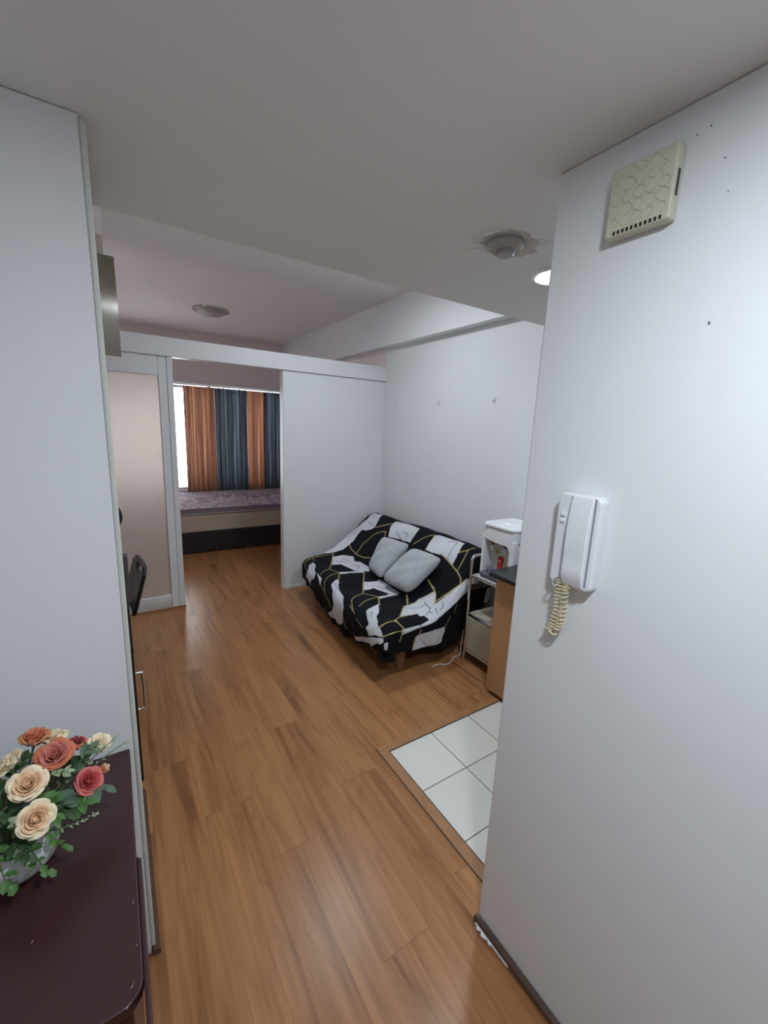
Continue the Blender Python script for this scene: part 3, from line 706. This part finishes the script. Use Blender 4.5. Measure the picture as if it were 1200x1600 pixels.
def cloth(u,v):
    """u: -0.35 near-side hem .. 0 near edge .. 1 far edge; v: 0 rear .. 1 front hem"""
    u=np.asarray(u,float);v=np.asarray(v,float)
    w=np.clip(u,0,1)
    A=cr(NEAR,v);B=cr(FAR,v)
    k=(w**2.2)[...,None]
    Q=A*(1-k)+B*k
    x=Q[...,0];z=Q[...,1]
    back=np.clip((.55-v)/.3,0,1)
    y=(2.10+.12*back)*(1-w)+(3.72+.22*back)*w
    fr=np.clip((v-.84)/.16,0,1)
    hem=cr([(.235,),(.14,),(.06,),(.09,),(.17,),(.20,)],w)[...,0]
    z=z*(1-fr)+fr*(hem+ (z-np.clip(z,None,.5))+0.0) if False else z+fr*(hem-np.where(True,A[...,1]*(1-k[...,0])+B[...,1]*k[...,0],0))*fr
    # sag and wrinkles
    top=np.clip(1-np.abs(v-.62)/.25,0,1)*np.sin(np.pi*w)
    z=z-.02*top
    z=z+.006*np.sin(9*u+14*v+2*np.sin(7*v))*np.clip(1-fr,0,1)+.004*np.sin(31*u-17*v+3*np.sin(5*u))
    x=x+fr*(.014*np.sin(38*u+3*v)+.008*np.sin(83*u))
    # far taut edge folds
    far=np.clip((w-.9)/.1,0,1)
    z=z+far*.012*np.sin(60*w+6*v)
    # rounding at near edge, then side drape
    e=np.clip(1-w/.05,0,1)
    z=z-.022*e*e
    s=np.clip(-u/.35,0,1)
    hz=cr([(.34,),(.28,),(.17,),(.14,),(.18,),(.21,),(.235,)],np.clip((2.5-x)/1.1,0,1))[...,0]
    zs=z*(1-s)+np.minimum(hz,z)*s
    y=y-np.where(u<0,.03*np.sin(np.minimum(s*6,1)*np.pi/2)+.010*np.sin(26*v+2*s)*s+.006*np.sin(57*v+3*s)*s,0)
    x=x+np.where(u<0,.0,0)
    z=np.where(u<0,zs,z)
    return np.stack([x,y,z],-1)
WHITE=[[(0.952,0.294),(0.97,0.239),(0.956,0.217),(0.874,0.206),(0.845,0.269),(0.827,0.321),(0.839,0.339),(0.883,0.359),(0.916,0.361),(0.919,0.396),(0.911,0.433),(0.913,0.468),(0.92,0.522),(0.967,0.569),(0.994,0.624),(0.997,0.688),(1.0,0.609),(1.0,0.516),(1.0,0.432),(0.997,0.367),(0.979,0.311)],[(0.899,0.6),(0.869,0.549),(0.79,0.518),(0.751,0.535),(0.713,0.517),(0.628,0.512),(0.589,0.53),(0.637,0.553),(0.671,0.578),(0.727,0.589),(0.782,0.603),(0.809,0.645)],[(0.689,0.65),(0.671,0.605),(0.652,0.56),(0.631,0.538),(0.611,0.552),(0.635,0.58),(0.653,0.612),(0.656,0.658)],[(0.922,0.775),(0.925,0.731),(0.874,0.73),(0.833,0.762),(0.776,0.785),(0.755,0.831),(0.799,0.875),(0.814,0.896),(0.812,0.923),(0.884,0.883),(0.881,0.852),(0.889,0.809)],[(0.773,0.771),(0.676,0.779),(0.653,0.821),(0.662,0.826),(0.706,0.799)],[(0.563,0.759),(0.596,0.701),(0.578,0.699),(0.48,0.744),(0.396,0.764),(0.338,0.833),(0.338,0.887),(0.35,0.916),(0.407,0.938),(0.492,0.951),(0.549,0.95),(0.488,0.914),(0.453,0.87),(0.473,0.83),(0.504,0.785)],[(0.51,0.601),(0.477,0.555),(0.477,0.539),(0.396,0.538),(0.314,0.542),(0.273,0.549),(0.275,0.591),(0.284,0.63),(0.302,0.629),(0.294,0.603),(0.306,0.578),(0.366,0.584),(0.419,0.594),(0.422,0.639)],[(0.198,0.737),(0.213,0.701),(0.233,0.661),(0.174,0.686),(0.138,0.706),(0.123,0.727),(0.084,0.746),(0.066,0.767),(0.03,0.779),(0.012,0.785),(0.006,0.797),(0.091,0.869),(0.101,0.848),(0.122,0.83),(0.117,0.791),(0.156,0.766)],[(0.261,0.945),(0.101,0.885),(0.037,0.839),(-0.002,0.794),(-0.024,0.809),(0.022,0.857),(0.063,0.912),(0.207,0.95)],[(-0.047,0.816),(-0.122,0.771),(-0.275,0.775),(-0.246,0.804)],[(0.661,0.337),(0.691,0.297),(0.697,0.227),(0.613,0.224),(0.456,0.244),(0.456,0.28),(0.459,0.334),(0.546,0.336),(0.647,0.347)],[(0.311,0.271),(0.285,0.258),(0.206,0.247),(0.104,0.247),(0.105,0.28),(0.102,0.307),(0.101,0.354),(0.131,0.347),(0.197,0.338),(0.207,0.341),(0.314,0.343),(0.315,0.311)],[(0.138,0.6),(0.153,0.526),(0.113,0.468),(0.087,0.477),(0.054,0.513),(0.037,0.463),(0.016,0.422),(-0.017,0.36),(-0.101,0.363),(-0.054,0.412),(-0.03,0.452),(-0.02,0.493),(-0.02,0.535),(-0.006,0.575),(0.001,0.574),(0.028,0.579),(0.027,0.594),(0.054,0.592),(0.058,0.625),(0.063,0.658)],[(-0.015,0.365),(-0.065,0.314),(-0.171,0.216),(-0.156,0.289),(-0.095,0.351),(-0.068,0.378)],[(-0.026,0.683),(-0.026,0.647),(-0.026,0.61),(-0.003,0.574),(-0.02,0.535),(-0.035,0.574),(-0.053,0.637),(-0.092,0.691),(-0.053,0.692)],[(-0.156,0.629),(-0.128,0.593),(-0.102,0.558),(-0.132,0.509),(-0.185,0.502),(-0.236,0.518),(-0.279,0.522),(-0.336,0.58),(-0.345,0.646),(-0.218,0.633)],[(0.303,0.623),(0.29,0.583),(0.266,0.552),(0.276,0.589),(0.278,0.634)]]
GOLD=[[(0.919,0.464),(0.866,0.486),(0.791,0.498),(0.724,0.489),(0.653,0.462)],[(0.794,0.495),(0.812,0.428),(0.782,0.36),(0.736,0.333),(0.701,0.329),(0.683,0.35)],[(0.821,0.325),(0.754,0.297),(0.692,0.265)],[(0.949,0.574),(0.853,0.627),(0.757,0.681),(0.74,0.735),(0.727,0.762)],[(0.757,0.681),(0.685,0.656)],[(0.683,0.652),(0.578,0.7),(0.549,0.709)],[(0.632,0.543),(0.516,0.6),(0.398,0.654)],[(0.566,0.858),(0.632,0.776),(0.661,0.715),(0.679,0.659)],[(0.994,0.827),(0.986,0.807),(0.895,0.838)],[(0.977,0.791),(0.988,0.712),(0.98,0.634),(0.953,0.575)],[(0.988,0.712),(0.94,0.709)],[(0.386,0.659),(0.356,0.715),(0.338,0.741),(0.264,0.789)],[(0.386,0.659),(0.302,0.629),(0.216,0.664)],[(0.302,0.629),(0.294,0.682),(0.267,0.736)],[(0.574,0.855),(0.51,0.871),(0.498,0.897)],[(0.209,0.833),(0.147,0.844)],[(0.311,0.776),(0.239,0.806)],[(0.338,0.898),(0.326,0.934)],[(0.676,0.812),(0.616,0.833),(0.577,0.834)],[(0.03,0.686),(0.039,0.723),(0.042,0.772),(0.096,0.836)],[(-0.029,0.712),(-0.018,0.749),(0.009,0.798)],[(0.06,0.919),(0.03,0.936),(-0.009,0.91)],[(0.799,0.316),(0.697,0.265)],[(0.426,0.334),(0.377,0.297),(0.344,0.279),(0.308,0.267)],[(0.305,0.27),(0.315,0.311),(0.317,0.343)],[(0.197,0.338),(0.102,0.356),(0.036,0.377),(0.015,0.383),(0.003,0.396)],[(0.101,0.305),(0.063,0.282),(0.036,0.243)],[(0.06,0.271),(0.054,0.324),(0.052,0.367)],[(0.189,0.441),(0.131,0.454),(0.085,0.479)],[(0.06,0.5),(0.045,0.466),(0.024,0.43),(0.003,0.396),(-0.015,0.361)],[(0.233,0.536),(0.176,0.565)],[(0.234,0.538),(0.152,0.578),(0.138,0.6),(0.058,0.66),(0.033,0.694),(-0.014,0.681)],[(0.033,0.694),(0.04,0.733),(0.046,0.768)],[(-0.014,0.681),(-0.18,0.699)],[(-0.035,0.688),(-0.029,0.735),(0.007,0.794)],[(0.152,0.578),(0.14,0.521),(0.104,0.471)],[(0.188,0.44),(0.11,0.464),(0.087,0.477),(0.052,0.512)],[(-0.092,0.477),(-0.128,0.498),(-0.236,0.518)],[(-0.072,0.612),(-0.135,0.618)],[(-0.056,0.435),(-0.101,0.448)],[(-0.165,0.633),(-0.339,0.646)],[(0.058,0.66),(0.055,0.627),(0.054,0.592)]]
NAVY=[[(0.122,0.605),(0.099,0.58),(0.087,0.534),(0.107,0.525)],[(0.087,0.534),(0.051,0.534),(0.028,0.571)],[(0.036,0.549),(0.024,0.544)],[(0.033,0.521),(0.006,0.531)],[(0.031,0.484),(0.016,0.491),(0.01,0.512)],[(-0.029,0.619),(-0.045,0.606)],[(-0.242,0.603),(-0.336,0.58),(-0.231,0.529)],[(-0.266,0.58),(-0.26,0.569)],[(0.845,0.566),(0.784,0.556)],[(0.722,0.553),(0.689,0.539),(0.668,0.561)],[(0.838,0.61),(0.775,0.569)],[(0.944,0.261),(0.905,0.258)],[(0.923,0.31),(0.841,0.319)],[(0.556,0.301),(0.509,0.306),(0.507,0.328)],[(0.54,0.336),(0.614,0.311)],[(0.147,0.345),(0.15,0.315),(0.144,0.262),(0.188,0.269),(0.201,0.28)],[(0.47,0.54),(0.386,0.547),(0.267,0.551)],[(0.174,0.732),(0.162,0.722),(0.138,0.749)],[(0.464,0.607),(0.435,0.575),(0.375,0.565)],[(0.563,0.731),(0.513,0.74),(0.444,0.826)]]
NU, NV = 520, 430
def build_cover():
    u = np.linspace(-.35, 1, NU+1); v = np.linspace(0, 1, NV+1)
    U, V = np.meshgrid(u, v, indexing='ij'); P = cloth(U, V)
    P = P + 0.0
    black = np.array([.005, .005, .008]); white = np.array([.66, .665, .70]); gold = np.array([.52, .42, .17]); navy = np.array([.03, .035, .11])
    col = np.tile(black, (NU+1, NV+1, 1)).astype(float)
    SU, SV = 1.72, 1.95
    def seg(a, b, U, V):
        ax, ay = a[0]*SU, a[1]*SV; bx, by = b[0]*SU, b[1]*SV; X = U*SU; Y = V*SV
        dx, dy = bx-ax, by-ay; L = dx*dx+dy*dy+1e-12
        tt = np.clip(((X-ax)*dx+(Y-ay)*dy)/L, 0, 1); return np.hypot(X-ax-tt*dx, Y-ay-tt*dy)
    def stroke(lines, c, w):
        for L_ in lines:
            d = np.full(U.shape, 9.)
            for a, b in zip(L_[:-1], L_[1:]):
                if abs(a[0]-b[0]) > .22 or abs(a[1]-b[1]) > .22: continue
                d = np.minimum(d, seg(a, b, U, V))
            k = np.clip((w-d)/.003+.5, 0, 1)[..., None]
            col[:] = col*(1-k)+c*k
    for L_ in WHITE:
        ins = np.zeros(U.shape, bool); n = len(L_)
        for i in range(n):
            (x1, y1), (x2, y2) = L_[i], L_[(i+1) % n]
            if y1 == y2: continue
            c = ((y1 > V) != (y2 > V)) & (U < (x2-x1)*(V-y1)/(y2-y1)+x1); ins ^= c
        col[ins] = white
    # faint grey marbling inside the white patches
    mw = (col[..., 0] > .4)
    g = .92+.10*np.sin(13*U+5*np.sin(9*V))*np.sin(11*V+3*U)
    col = np.where(mw[..., None], col*g[..., None], col)
    col_ = col; 
    for L_ in GOLD: pass
    def stroke2(lines, c, w):
        nonlocal col
        for L_ in lines:
            d = np.full(U.shape, 9.)
            for a, b in zip(L_[:-1], L_[1:]):
                if abs(a[0]-b[0]) > .22 or abs(a[1]-b[1]) > .22: continue
                d = np.minimum(d, seg(a, b, U, V))
            k = np.clip((w-d)/.003+.5, 0, 1)[..., None]
            col = col*(1-k)+c*k
    stroke2(NAVY, navy, .0028); stroke2(GOLD, gold, .0038)
    me = bpy.data.meshes.new('sofa_cover')
    loc = np.array([2.0, 2.9, .2])
    me.vertices.add((NU+1)*(NV+1)); me.vertices.foreach_set('co', (P-loc).reshape(-1))
    i, j = np.meshgrid(np.arange(NU), np.arange(NV), indexing='ij'); a = (i*(NV+1)+j).ravel()
    q = np.stack([a, a+NV+1, a+NV+2, a+1], 1)
    me.loops.add(q.size); me.loops.foreach_set('vertex_index', q.ravel().astype(np.int32))
    me.polygons.add(len(q)); me.polygons.foreach_set('loop_start', (np.arange(len(q))*4).astype(np.int32)); me.polygons.foreach_set('loop_total', np.full(len(q), 4, np.int32))
    me.update(calc_edges=True); me.polygons.foreach_set('use_smooth', np.ones(len(q), bool))
    at = me.color_attributes.new('print', 'FLOAT_COLOR', 'POINT')
    at.data.foreach_set('color', np.concatenate([col, np.ones(col.shape[:2]+(1,))], -1).astype(np.float32).ravel())
    m = mat('printed_throw', (1, 1, 1), .9, bump=.25, bscale=55, spec=.2); nt = m.node_tree
    an = nt.nodes.new('ShaderNodeAttribute'); an.attribute_name = 'print'; nt.links.new(an.outputs['Color'], nt.nodes['Principled BSDF'].inputs['Base Color'])
    me.materials.append(m)
    o = bpy.data.objects.new('sofa_throw', me); C.objects.link(o); o.location = loc
    s = o.modifiers.new('thick', 'SOLIDIFY'); s.thickness = .003; s.offset = -1
    return tag(o, 'black and white geometric throw with gold lines draped over the sofa', 'throw')
build_cover()

def cushion(c, th, label, seed):
    # corners: top-far, top-near, bottom-near, bottom-far
    c = [Vector(p) for p in c]; nrm = ((c[1]-c[0]).cross(c[3]-c[0])).normalized()
    if nrm.x > 0: nrm = -nrm
    mid = sum(c, Vector())/4
    rn = random.Random(seed); ph = rn.random()*6
    V = []; F = []; n = 40
    for side in (1, -1):
        for i in range(n+1):
            for j in range(n+1):
                a, b = i/n*2-1, j/n*2-1
                # pulled-in edges, plump middle
                cr_ = 1-.045*(a*a*b*b)**3; pa = a*(1+.035*(1-b*b))*cr_; pb = b*(1+.03*(1-a*a))*cr_
                s, t_ = (pa+1)/2, (pb+1)/2
                p = (c[0]*(1-s)+c[1]*s)*(1-t_)+(c[3]*(1-s)+c[2]*s)*t_
                h = ((1-a**4)*(1-b**4))**.55*th/2
                h *= 1+.10*math.sin(3*a+ph)*math.sin(2.5*b+ph)
                h += .006*math.sin(5*a+7*b+ph)*(1-a*a)*(1-b*b)
                V.append(p+nrm*h*side)
    m0 = (n+1)*(n+1)
    for s_ in (0, 1):
        for i in range(n):
            for j in range(n):
                F.append((s_*m0+i*(n+1)+j, s_*m0+(i+1)*(n+1)+j, s_*m0+(i+1)*(n+1)+j+1, s_*m0+i*(n+1)+j+1))
    o = MB().add(V, F).build('cushion', FUR, smooth=True, angle=180, loc=mid)
    return tag(o, label, 'cushion', 'grey plush cushions on the sofa')
CUSH1 = [(2.08, 3.16, .70), (2.15, 2.84, .70), (1.83, 2.80, .455), (1.88, 3.08, .45)]
CUSH2 = [(2.095, 2.71, .705), (2.13, 2.38, .705), (1.83, 2.42, .46), (1.82, 2.75, .46)]
cushion(CUSH1, .14, 'fluffy grey cushion on the sofa, the far one partly behind the other', 1)
cushion(CUSH2, .15, 'fluffy grey cushion on the sofa, the near one in front', 2)

# white cord on the floor
o = MB().tube(smoothpath([(2.17, 2.12, .20), (2.16, 2.12, .09), (2.15, 2.115, .012), (2.12, 2.11, .004), (2.08, 2.11, .006), (2.04, 2.085, .004), (1.99, 2.062, .004), (1.95, 2.065, .004), (1.93, 2.085, .005), (1.88, 2.095, .004), (1.85, 2.085, .004)], 6), .0042, 8).build('cord', mat('white_cord', (.66, .64, .66), .6), smooth=True, loc=(2.0, 2.09, 0))
tag(o, 'white cord trailing on the floor under the near end of the sofa', 'cord')

# ================================================================ console table and flowers
TZ = .775
t = thing('console_table', 'dark maroon wooden table against the near left wall', 'table', (-.45, .9, 0))
mb = MB(); P = [(-1.10, YL-.003), (-.022, YL-.003), (-.021, .70)]
for k in range(7):
    a = R(90*k/6); P.append((-.021-.035+.035*math.cos(a), .615-.035*math.sin(a)+.035))
P += [(-1.10, .615)]
mb.prism(P, 2, TZ-.022, TZ); mb.build('tabletop', MAROON, t, bevel=.003)
MB().prism([(-.021, .884), (-.0125, .876), (-.0125, .40), (-.021, .40)], 2, TZ-.045, TZ-.0035).build('edge_moulding', MAROON, t, bevel=.002)
B((-1.08, .66, .06), (-.040, YL-.02, TZ-.022)).build('body', MAROON, t, bevel=.002)
B((-1.06, .70, 0), (-.06, YL-.03, .06)).build('plinth', MAROON, t)
SCR = mat('scratch', (.22, .16, .15), .7)
for (a, b, l, an) in ((-.040, .640, .010, .9), (-.047, .615, .008, .8), (-.186, .80, .006, 1.2), (-.031, .78, .010, 1.5), (-.030, .70, .005, 1.0)):
    MB().tube([(a, b, TZ+.0001), (a+l*math.cos(an), b+l*math.sin(an), TZ+.0001)], [.0012, .0004], 5).build('scratch', SCR, t)

# vase
VX, VY = -.222, .975
vz = thing('vase', 'round white ceramic vase on the maroon table', 'vase', (VX, VY, TZ))
MB().lathe([(0, .0), (.034, .0), (.046, .006), (.060, .024), (.0685, .048), (.071, .070), (.069, .090), (.0665, .104), (.064, .104), (.066, .088), (.067, .070), (.060, .035), (.0, .02)], 56, (VX, VY, TZ)).build('bowl', CERAM, vz, smooth=True, angle=180)
MB().lathe([(0, .086), (.064, .086), (.0645, .080)], 40, (VX, VY, TZ)).build('foam_filling', LEAFD, vz, smooth=True)

def petal_fn(c, ax, phi, w, r0, r1, h0, h1, curl, tw):
    ax = Vector(ax).normalized(); e1 = ax.orthogonal().normalized(); e2 = ax.cross(e1)
    def fn(s, q):
        a = (s*2-1); ww = w*(math.sin(math.pi*min(1, .12+.62*q)))**.6*(1-.55*max(0, q-.75)/.25*abs(a)**2)
        ang = phi+a*ww
        rr = r0+(r1-r0)*(q**.8)+curl*max(0, q-.7)**1.3*3.2*(1-.3*abs(a))
        h = h0+(h1-h0)*q-(.010*abs(a)**2.5*q)*(1)-curl*max(0, q-.82)*1.6 + .0016*math.sin(7*a+phi*3)*q
        return tuple(Vector(c)+(e1*math.cos(ang)+e2*math.sin(ang))*rr+ax*h)
    return fn
def rose(c, ax, size, inner, outer, label, base=None, bloom_open=1.0, seed=0):
    rn = random.Random(seed); c = Vector(c); ax = Vector(ax).normalized()
    base = Vector(base or (VX+rn.uniform(-.02, .02), VY+rn.uniform(-.02, .02), TZ+.09))
    t = thing('rose', label, 'artificial rose', tuple(base), 'artificial roses in the white vase')
    S = size/.08; mb = MB(); o0 = c-ax*.022*S
    # centre spiral
    mb.ball(tuple(o0+ax*.016*S), .0065*S, 8, 0)
    for k in range(3):
        mb.grid(petal_fn(o0, ax, rn.random()*6, 2.4, .003*S, (.005+.002*k)*S, .006*S, (.036-.001*k)*S, .000, 0), 14, 6, 0)
    for lay, (n, r, h, w_, cu) in enumerate(((3, .012, .036, 1.5, .001), (4, .018, .037, 1.4, .003), (4, .024, .036, 1.35, .006), (4, .030, .033, 1.3, .008), (5, .035, .029, 1.15, .010))):
        ph = rn.random()*6
        for k in range(n):
            mb.grid(petal_fn(o0, ax, ph+2*math.pi*k/n+rn.uniform(-.15, .15), w_, .006*S, r*S*bloom_open*rn.uniform(.93, 1.07), .001*S, h*S*rn.uniform(.93, 1.05), cu*S*bloom_open, 0), 12, 8, 0 if lay < 3 else 1)
    mb.build('bloom', [inner, outer], t, smooth=True, angle=180, solid=.0009*S)
    mb = MB()
    for k in range(5):
        mb.grid(petal_fn(o0, ax, 2*math.pi*k/5, .35, .004*S, .016*S, -.004*S, .006*S, -.0, 0), 4, 4)
    mb.ball(tuple(o0-ax*.003*S), .007*S, 10); mb.build('sepals', LEAFD, t, smooth=True, angle=180)
    s0 = o0-ax*.006; mid = s0.lerp(base, .5)-ax*.015
    MB().tube(smoothpath([tuple(s0), tuple(mid), tuple(base), (base.x*.7+VX*.3, base.y*.7+VY*.3, TZ+.04)], 6), .0022, 7).build('stem', STEM, t, smooth=True)
    return t
def pm(n, c): return mat(n, c, .7, noise=.10, nscale=60)
CREAM = pm('cream_petals', (.84, .68, .47)); PEACH = pm('peach_petals', (.82, .54, .33)); RED = pm('dusty_red_petals', (.46, .065, .065)); RUSTP = pm('rust_petals', (.58, .17, .085))
BURG = pm('burgundy_petals', (.24, .03, .045)); PINKP = pm('dusty_pink_petals', (.56, .17, .13)); CREAMP2 = pm('pale_cream_petals', (.78, .66, .44)); ORP = pm('orange_petals', (.62, .25, .11)); REDL = pm('rose_red_light', (.60, .15, .13))
rose((-.193, .965, .972), (.10, -.55, .80), 0.066, PEACH, CREAM, 'cream rose with peach heart, left of centre in the vase', seed=1)
rose((-.177, .902, .938), (.25, -.70, .62), 0.062, PEACH, CREAMP2, 'cream rose with peach heart, lowest and nearest the vase rim', seed=2)
rose((-.099, .995, .908), (.45, -.50, .70), 0.058, RED, REDL, 'dusty red rose on the right side of the bouquet', seed=3)
rose((-.196, 1.10, .985), (.15, .05, .98), 0.058, RUSTP, ORP, 'orange rose standing highest at the back of the bouquet', seed=4)
rose((-.156, 1.035, .970), (.05, -.45, .85), 0.062, PINKP, RUSTP, 'dusty pink open rose in the middle of the bouquet', seed=5, bloom_open=1.15)
rose((-.163, 1.10, .972), (.1, .2, .95), 0.053, CREAM, CREAMP2, 'cream rose half hidden behind the dusty pink rose', seed=6)
rose((-.122, 1.085, .950), (.3, .15, .92), 0.045, BURG, RUSTP, 'small rust rose with burgundy tips at the back of the bouquet', seed=7)
rose((-.078, 1.085, .930), (.35, -.25, .88), 0.051, CREAM, CREAMP2, 'cream rose at the back right of the bouquet', seed=8)
rose((-.238, 1.045, .975), (-.55, .10, .80), 0.064, CREAM, CREAMP2, 'cream rose cut off at the left edge of the photo', seed=9)
rose((-.068, 1.032, .898), (.75, -.05, .55), 0.030, PEACH, ORP, 'small orange rosebud peeking out right of the red rose', seed=10, bloom_open=.7)

def leaf(mb, p, d, up, L, W, cup=.15, mi=0, n=6, lobes=0):
    p = Vector(p); d = Vector(d).normalized(); up = Vector(up); s = d.cross(up).normalized(); up = s.cross(d).normalized()
    def fn(a, q):
        a2 = a*2-1; wd = W*math.sin(math.pi*min(.985, q*.93+.05))**.8
        if lobes: wd *= .55+.45*abs(math.sin(lobes*math.pi*q))
        return tuple(p+d*(L*q)+s*(wd*a2*.5)+up*(abs(a2)*wd*cup-L*.28*q*q))
    mb.grid(fn, 4, n+ (lobes*3 if lobes else 0), mi)
def sprig(path, m, label, nl, L, W, name='leaf_sprig', cat_='artificial foliage', seed=0, lobes=0, group='foliage sprigs in the white vase'):
    rn = random.Random(seed); P = smoothpath(path, 8)
    t = thing(name, label, cat_, tuple(path[0]), group)
    MB().tube(P, [.0017-.001*k/len(P) for k in range(len(P))], 6).build('stem', STEM, t, smooth=True)
    mb = MB()
    for k in range(nl):
        s = .25+.75*(k+.5)/nl; i = min(int(s*(len(P)-1)), len(P)-2); p = P[i]; d = (P[i+1]-P[i]).normalized()
        side = d.cross(Vector((0, 0, 1))); side = side.normalized() if side.length > .01 else Vector((1, 0, 0))
        sg = 1 if k % 2 else -1
        dd = d*.6+side*sg*(.8+.3*rn.random())+Vector((rn.uniform(-.3, .3), rn.uniform(-.3, .3), rn.uniform(-.1, .5)))
        leaf(mb, p, dd, Vector((rn.uniform(-.4, .4), rn.uniform(-.6, .0), 1)), L*rn.uniform(.75, 1.15), W*rn.uniform(.8, 1.1), lobes=lobes)
    leaf(mb, P[-1], d, Vector((0, -.3, 1)), L*.8, W*.8, lobes=lobes)
    mb.build('leaves', m, t, smooth=True, angle=180)
    return t
b0 = lambda a, b: (VX+a, VY+b, TZ+.088)
sprig([b0(.02, 0), (-.13, .975, .90), (-.070, .985, .878)], LEAFB, 'broad grey-green leaf sprig below the red rose', 5, 0.034, 0.025, seed=11)
sprig([b0(.02, .02), (-.12, 1.03, .93), (-.095, 1.05, .945)], LEAFB, 'grey-green pointed leaves between the red and back cream roses', 5, 0.034, 0.019, seed=12)
sprig([b0(.02, .02), (-.10, 1.04, .92), (-.045, 1.055, .952)], LEAFP, 'thin sprig with a round leaf rising past the back right rose', 4, 0.012, 0.011, seed=13)
sprig([b0(.03, -.02), (-.15, .93, .872), (-.115, .935, .866), (-.088, .95, .858)], LEAFP, 'pale flowering sprig reaching right over the maroon table', 16, 0.009, 0.004, seed=14)
sprig([b0(.03, .02), (-.10, 1.03, .905), (-.055, 1.045, .925), (-.022, 1.05, .934)], LEAFP, 'thin pale tendril sprig pointing at the table corner', 10, 0.012, 0.004, seed=15)
sprig([b0(.01, -.04), (-.195, .905, .885), (-.175, .890, .845), (-.165, .895, .81)], LEAF, 'green ivy sprig hanging over the vase front', 9, 0.021, 0.016, seed=16, lobes=2)
sprig([b0(.03, -.04), (-.165, .92, .88), (-.148, .915, .85), (-.140, .92, .83)], LEAF, 'short green ivy sprig hanging at the right of the vase', 8, 0.019, 0.013, seed=17, lobes=2)
sprig([b0(-.02, -.04), (-.235, .90, .90), (-.225, .875, .86), (-.215, .875, .835)], LEAF, 'green ivy sprig hanging over the left of the vase', 9, 0.022, 0.017, seed=18, lobes=2)
sprig([b0(.01, -.02), (-.19, .93, .93), (-.150, .92, .915)], LEAF, 'bright green leaves right of the lowest cream rose', 8, 0.026, 0.014, seed=19)
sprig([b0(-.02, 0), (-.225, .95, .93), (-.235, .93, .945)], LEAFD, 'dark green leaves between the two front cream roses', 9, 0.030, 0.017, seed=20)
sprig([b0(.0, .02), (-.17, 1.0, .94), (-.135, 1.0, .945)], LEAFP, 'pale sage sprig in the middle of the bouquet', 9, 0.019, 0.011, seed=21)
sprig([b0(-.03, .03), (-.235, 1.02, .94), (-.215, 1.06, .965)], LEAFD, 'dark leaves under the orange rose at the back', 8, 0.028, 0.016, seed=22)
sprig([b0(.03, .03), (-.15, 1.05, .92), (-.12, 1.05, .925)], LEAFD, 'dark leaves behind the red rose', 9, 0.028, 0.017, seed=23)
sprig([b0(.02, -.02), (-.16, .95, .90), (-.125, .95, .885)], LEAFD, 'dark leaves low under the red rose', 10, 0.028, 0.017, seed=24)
sprig([b0(-.04, -.03), (-.26, .93, .90), (-.265, .90, .90)], LEAF, 'bright green leaves at the left edge of the bouquet', 10, 0.028, 0.017, seed=25, lobes=2)
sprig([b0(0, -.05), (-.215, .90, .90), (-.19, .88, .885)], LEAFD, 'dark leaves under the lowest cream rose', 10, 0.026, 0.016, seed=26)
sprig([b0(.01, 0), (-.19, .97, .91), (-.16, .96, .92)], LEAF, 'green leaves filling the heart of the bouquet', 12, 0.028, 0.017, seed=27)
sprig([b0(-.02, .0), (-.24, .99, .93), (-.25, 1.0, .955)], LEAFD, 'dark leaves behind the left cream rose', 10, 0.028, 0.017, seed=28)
sprig([b0(-.01, .01), (-.205, 1.02, .93), (-.19, 1.03, .945)], LEAF, 'green leaves behind and left of the dusty pink rose', 10, .034, .020, seed=31)
sprig([b0(.02, .0), (-.165, .985, .89), (-.145, .970, .900)], LEAFB, 'grey-green leaves between the pink and dusty red roses', 8, .034, .022, seed=32)
sprig([b0(.03, .0), (-.14, .965, .885), (-.105, .955, .89)], LEAF, 'bright leaves under the left edge of the dusty red rose', 9, .032, .020, seed=33)
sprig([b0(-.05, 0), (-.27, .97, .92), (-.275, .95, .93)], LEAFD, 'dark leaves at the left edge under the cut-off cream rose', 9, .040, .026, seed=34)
sprig([b0(0, -.02), (-.20, .93, .91), (-.205, .92, .925)], LEAFP, 'pale sage leaves between the two front cream roses', 7, .026, .016, seed=35)
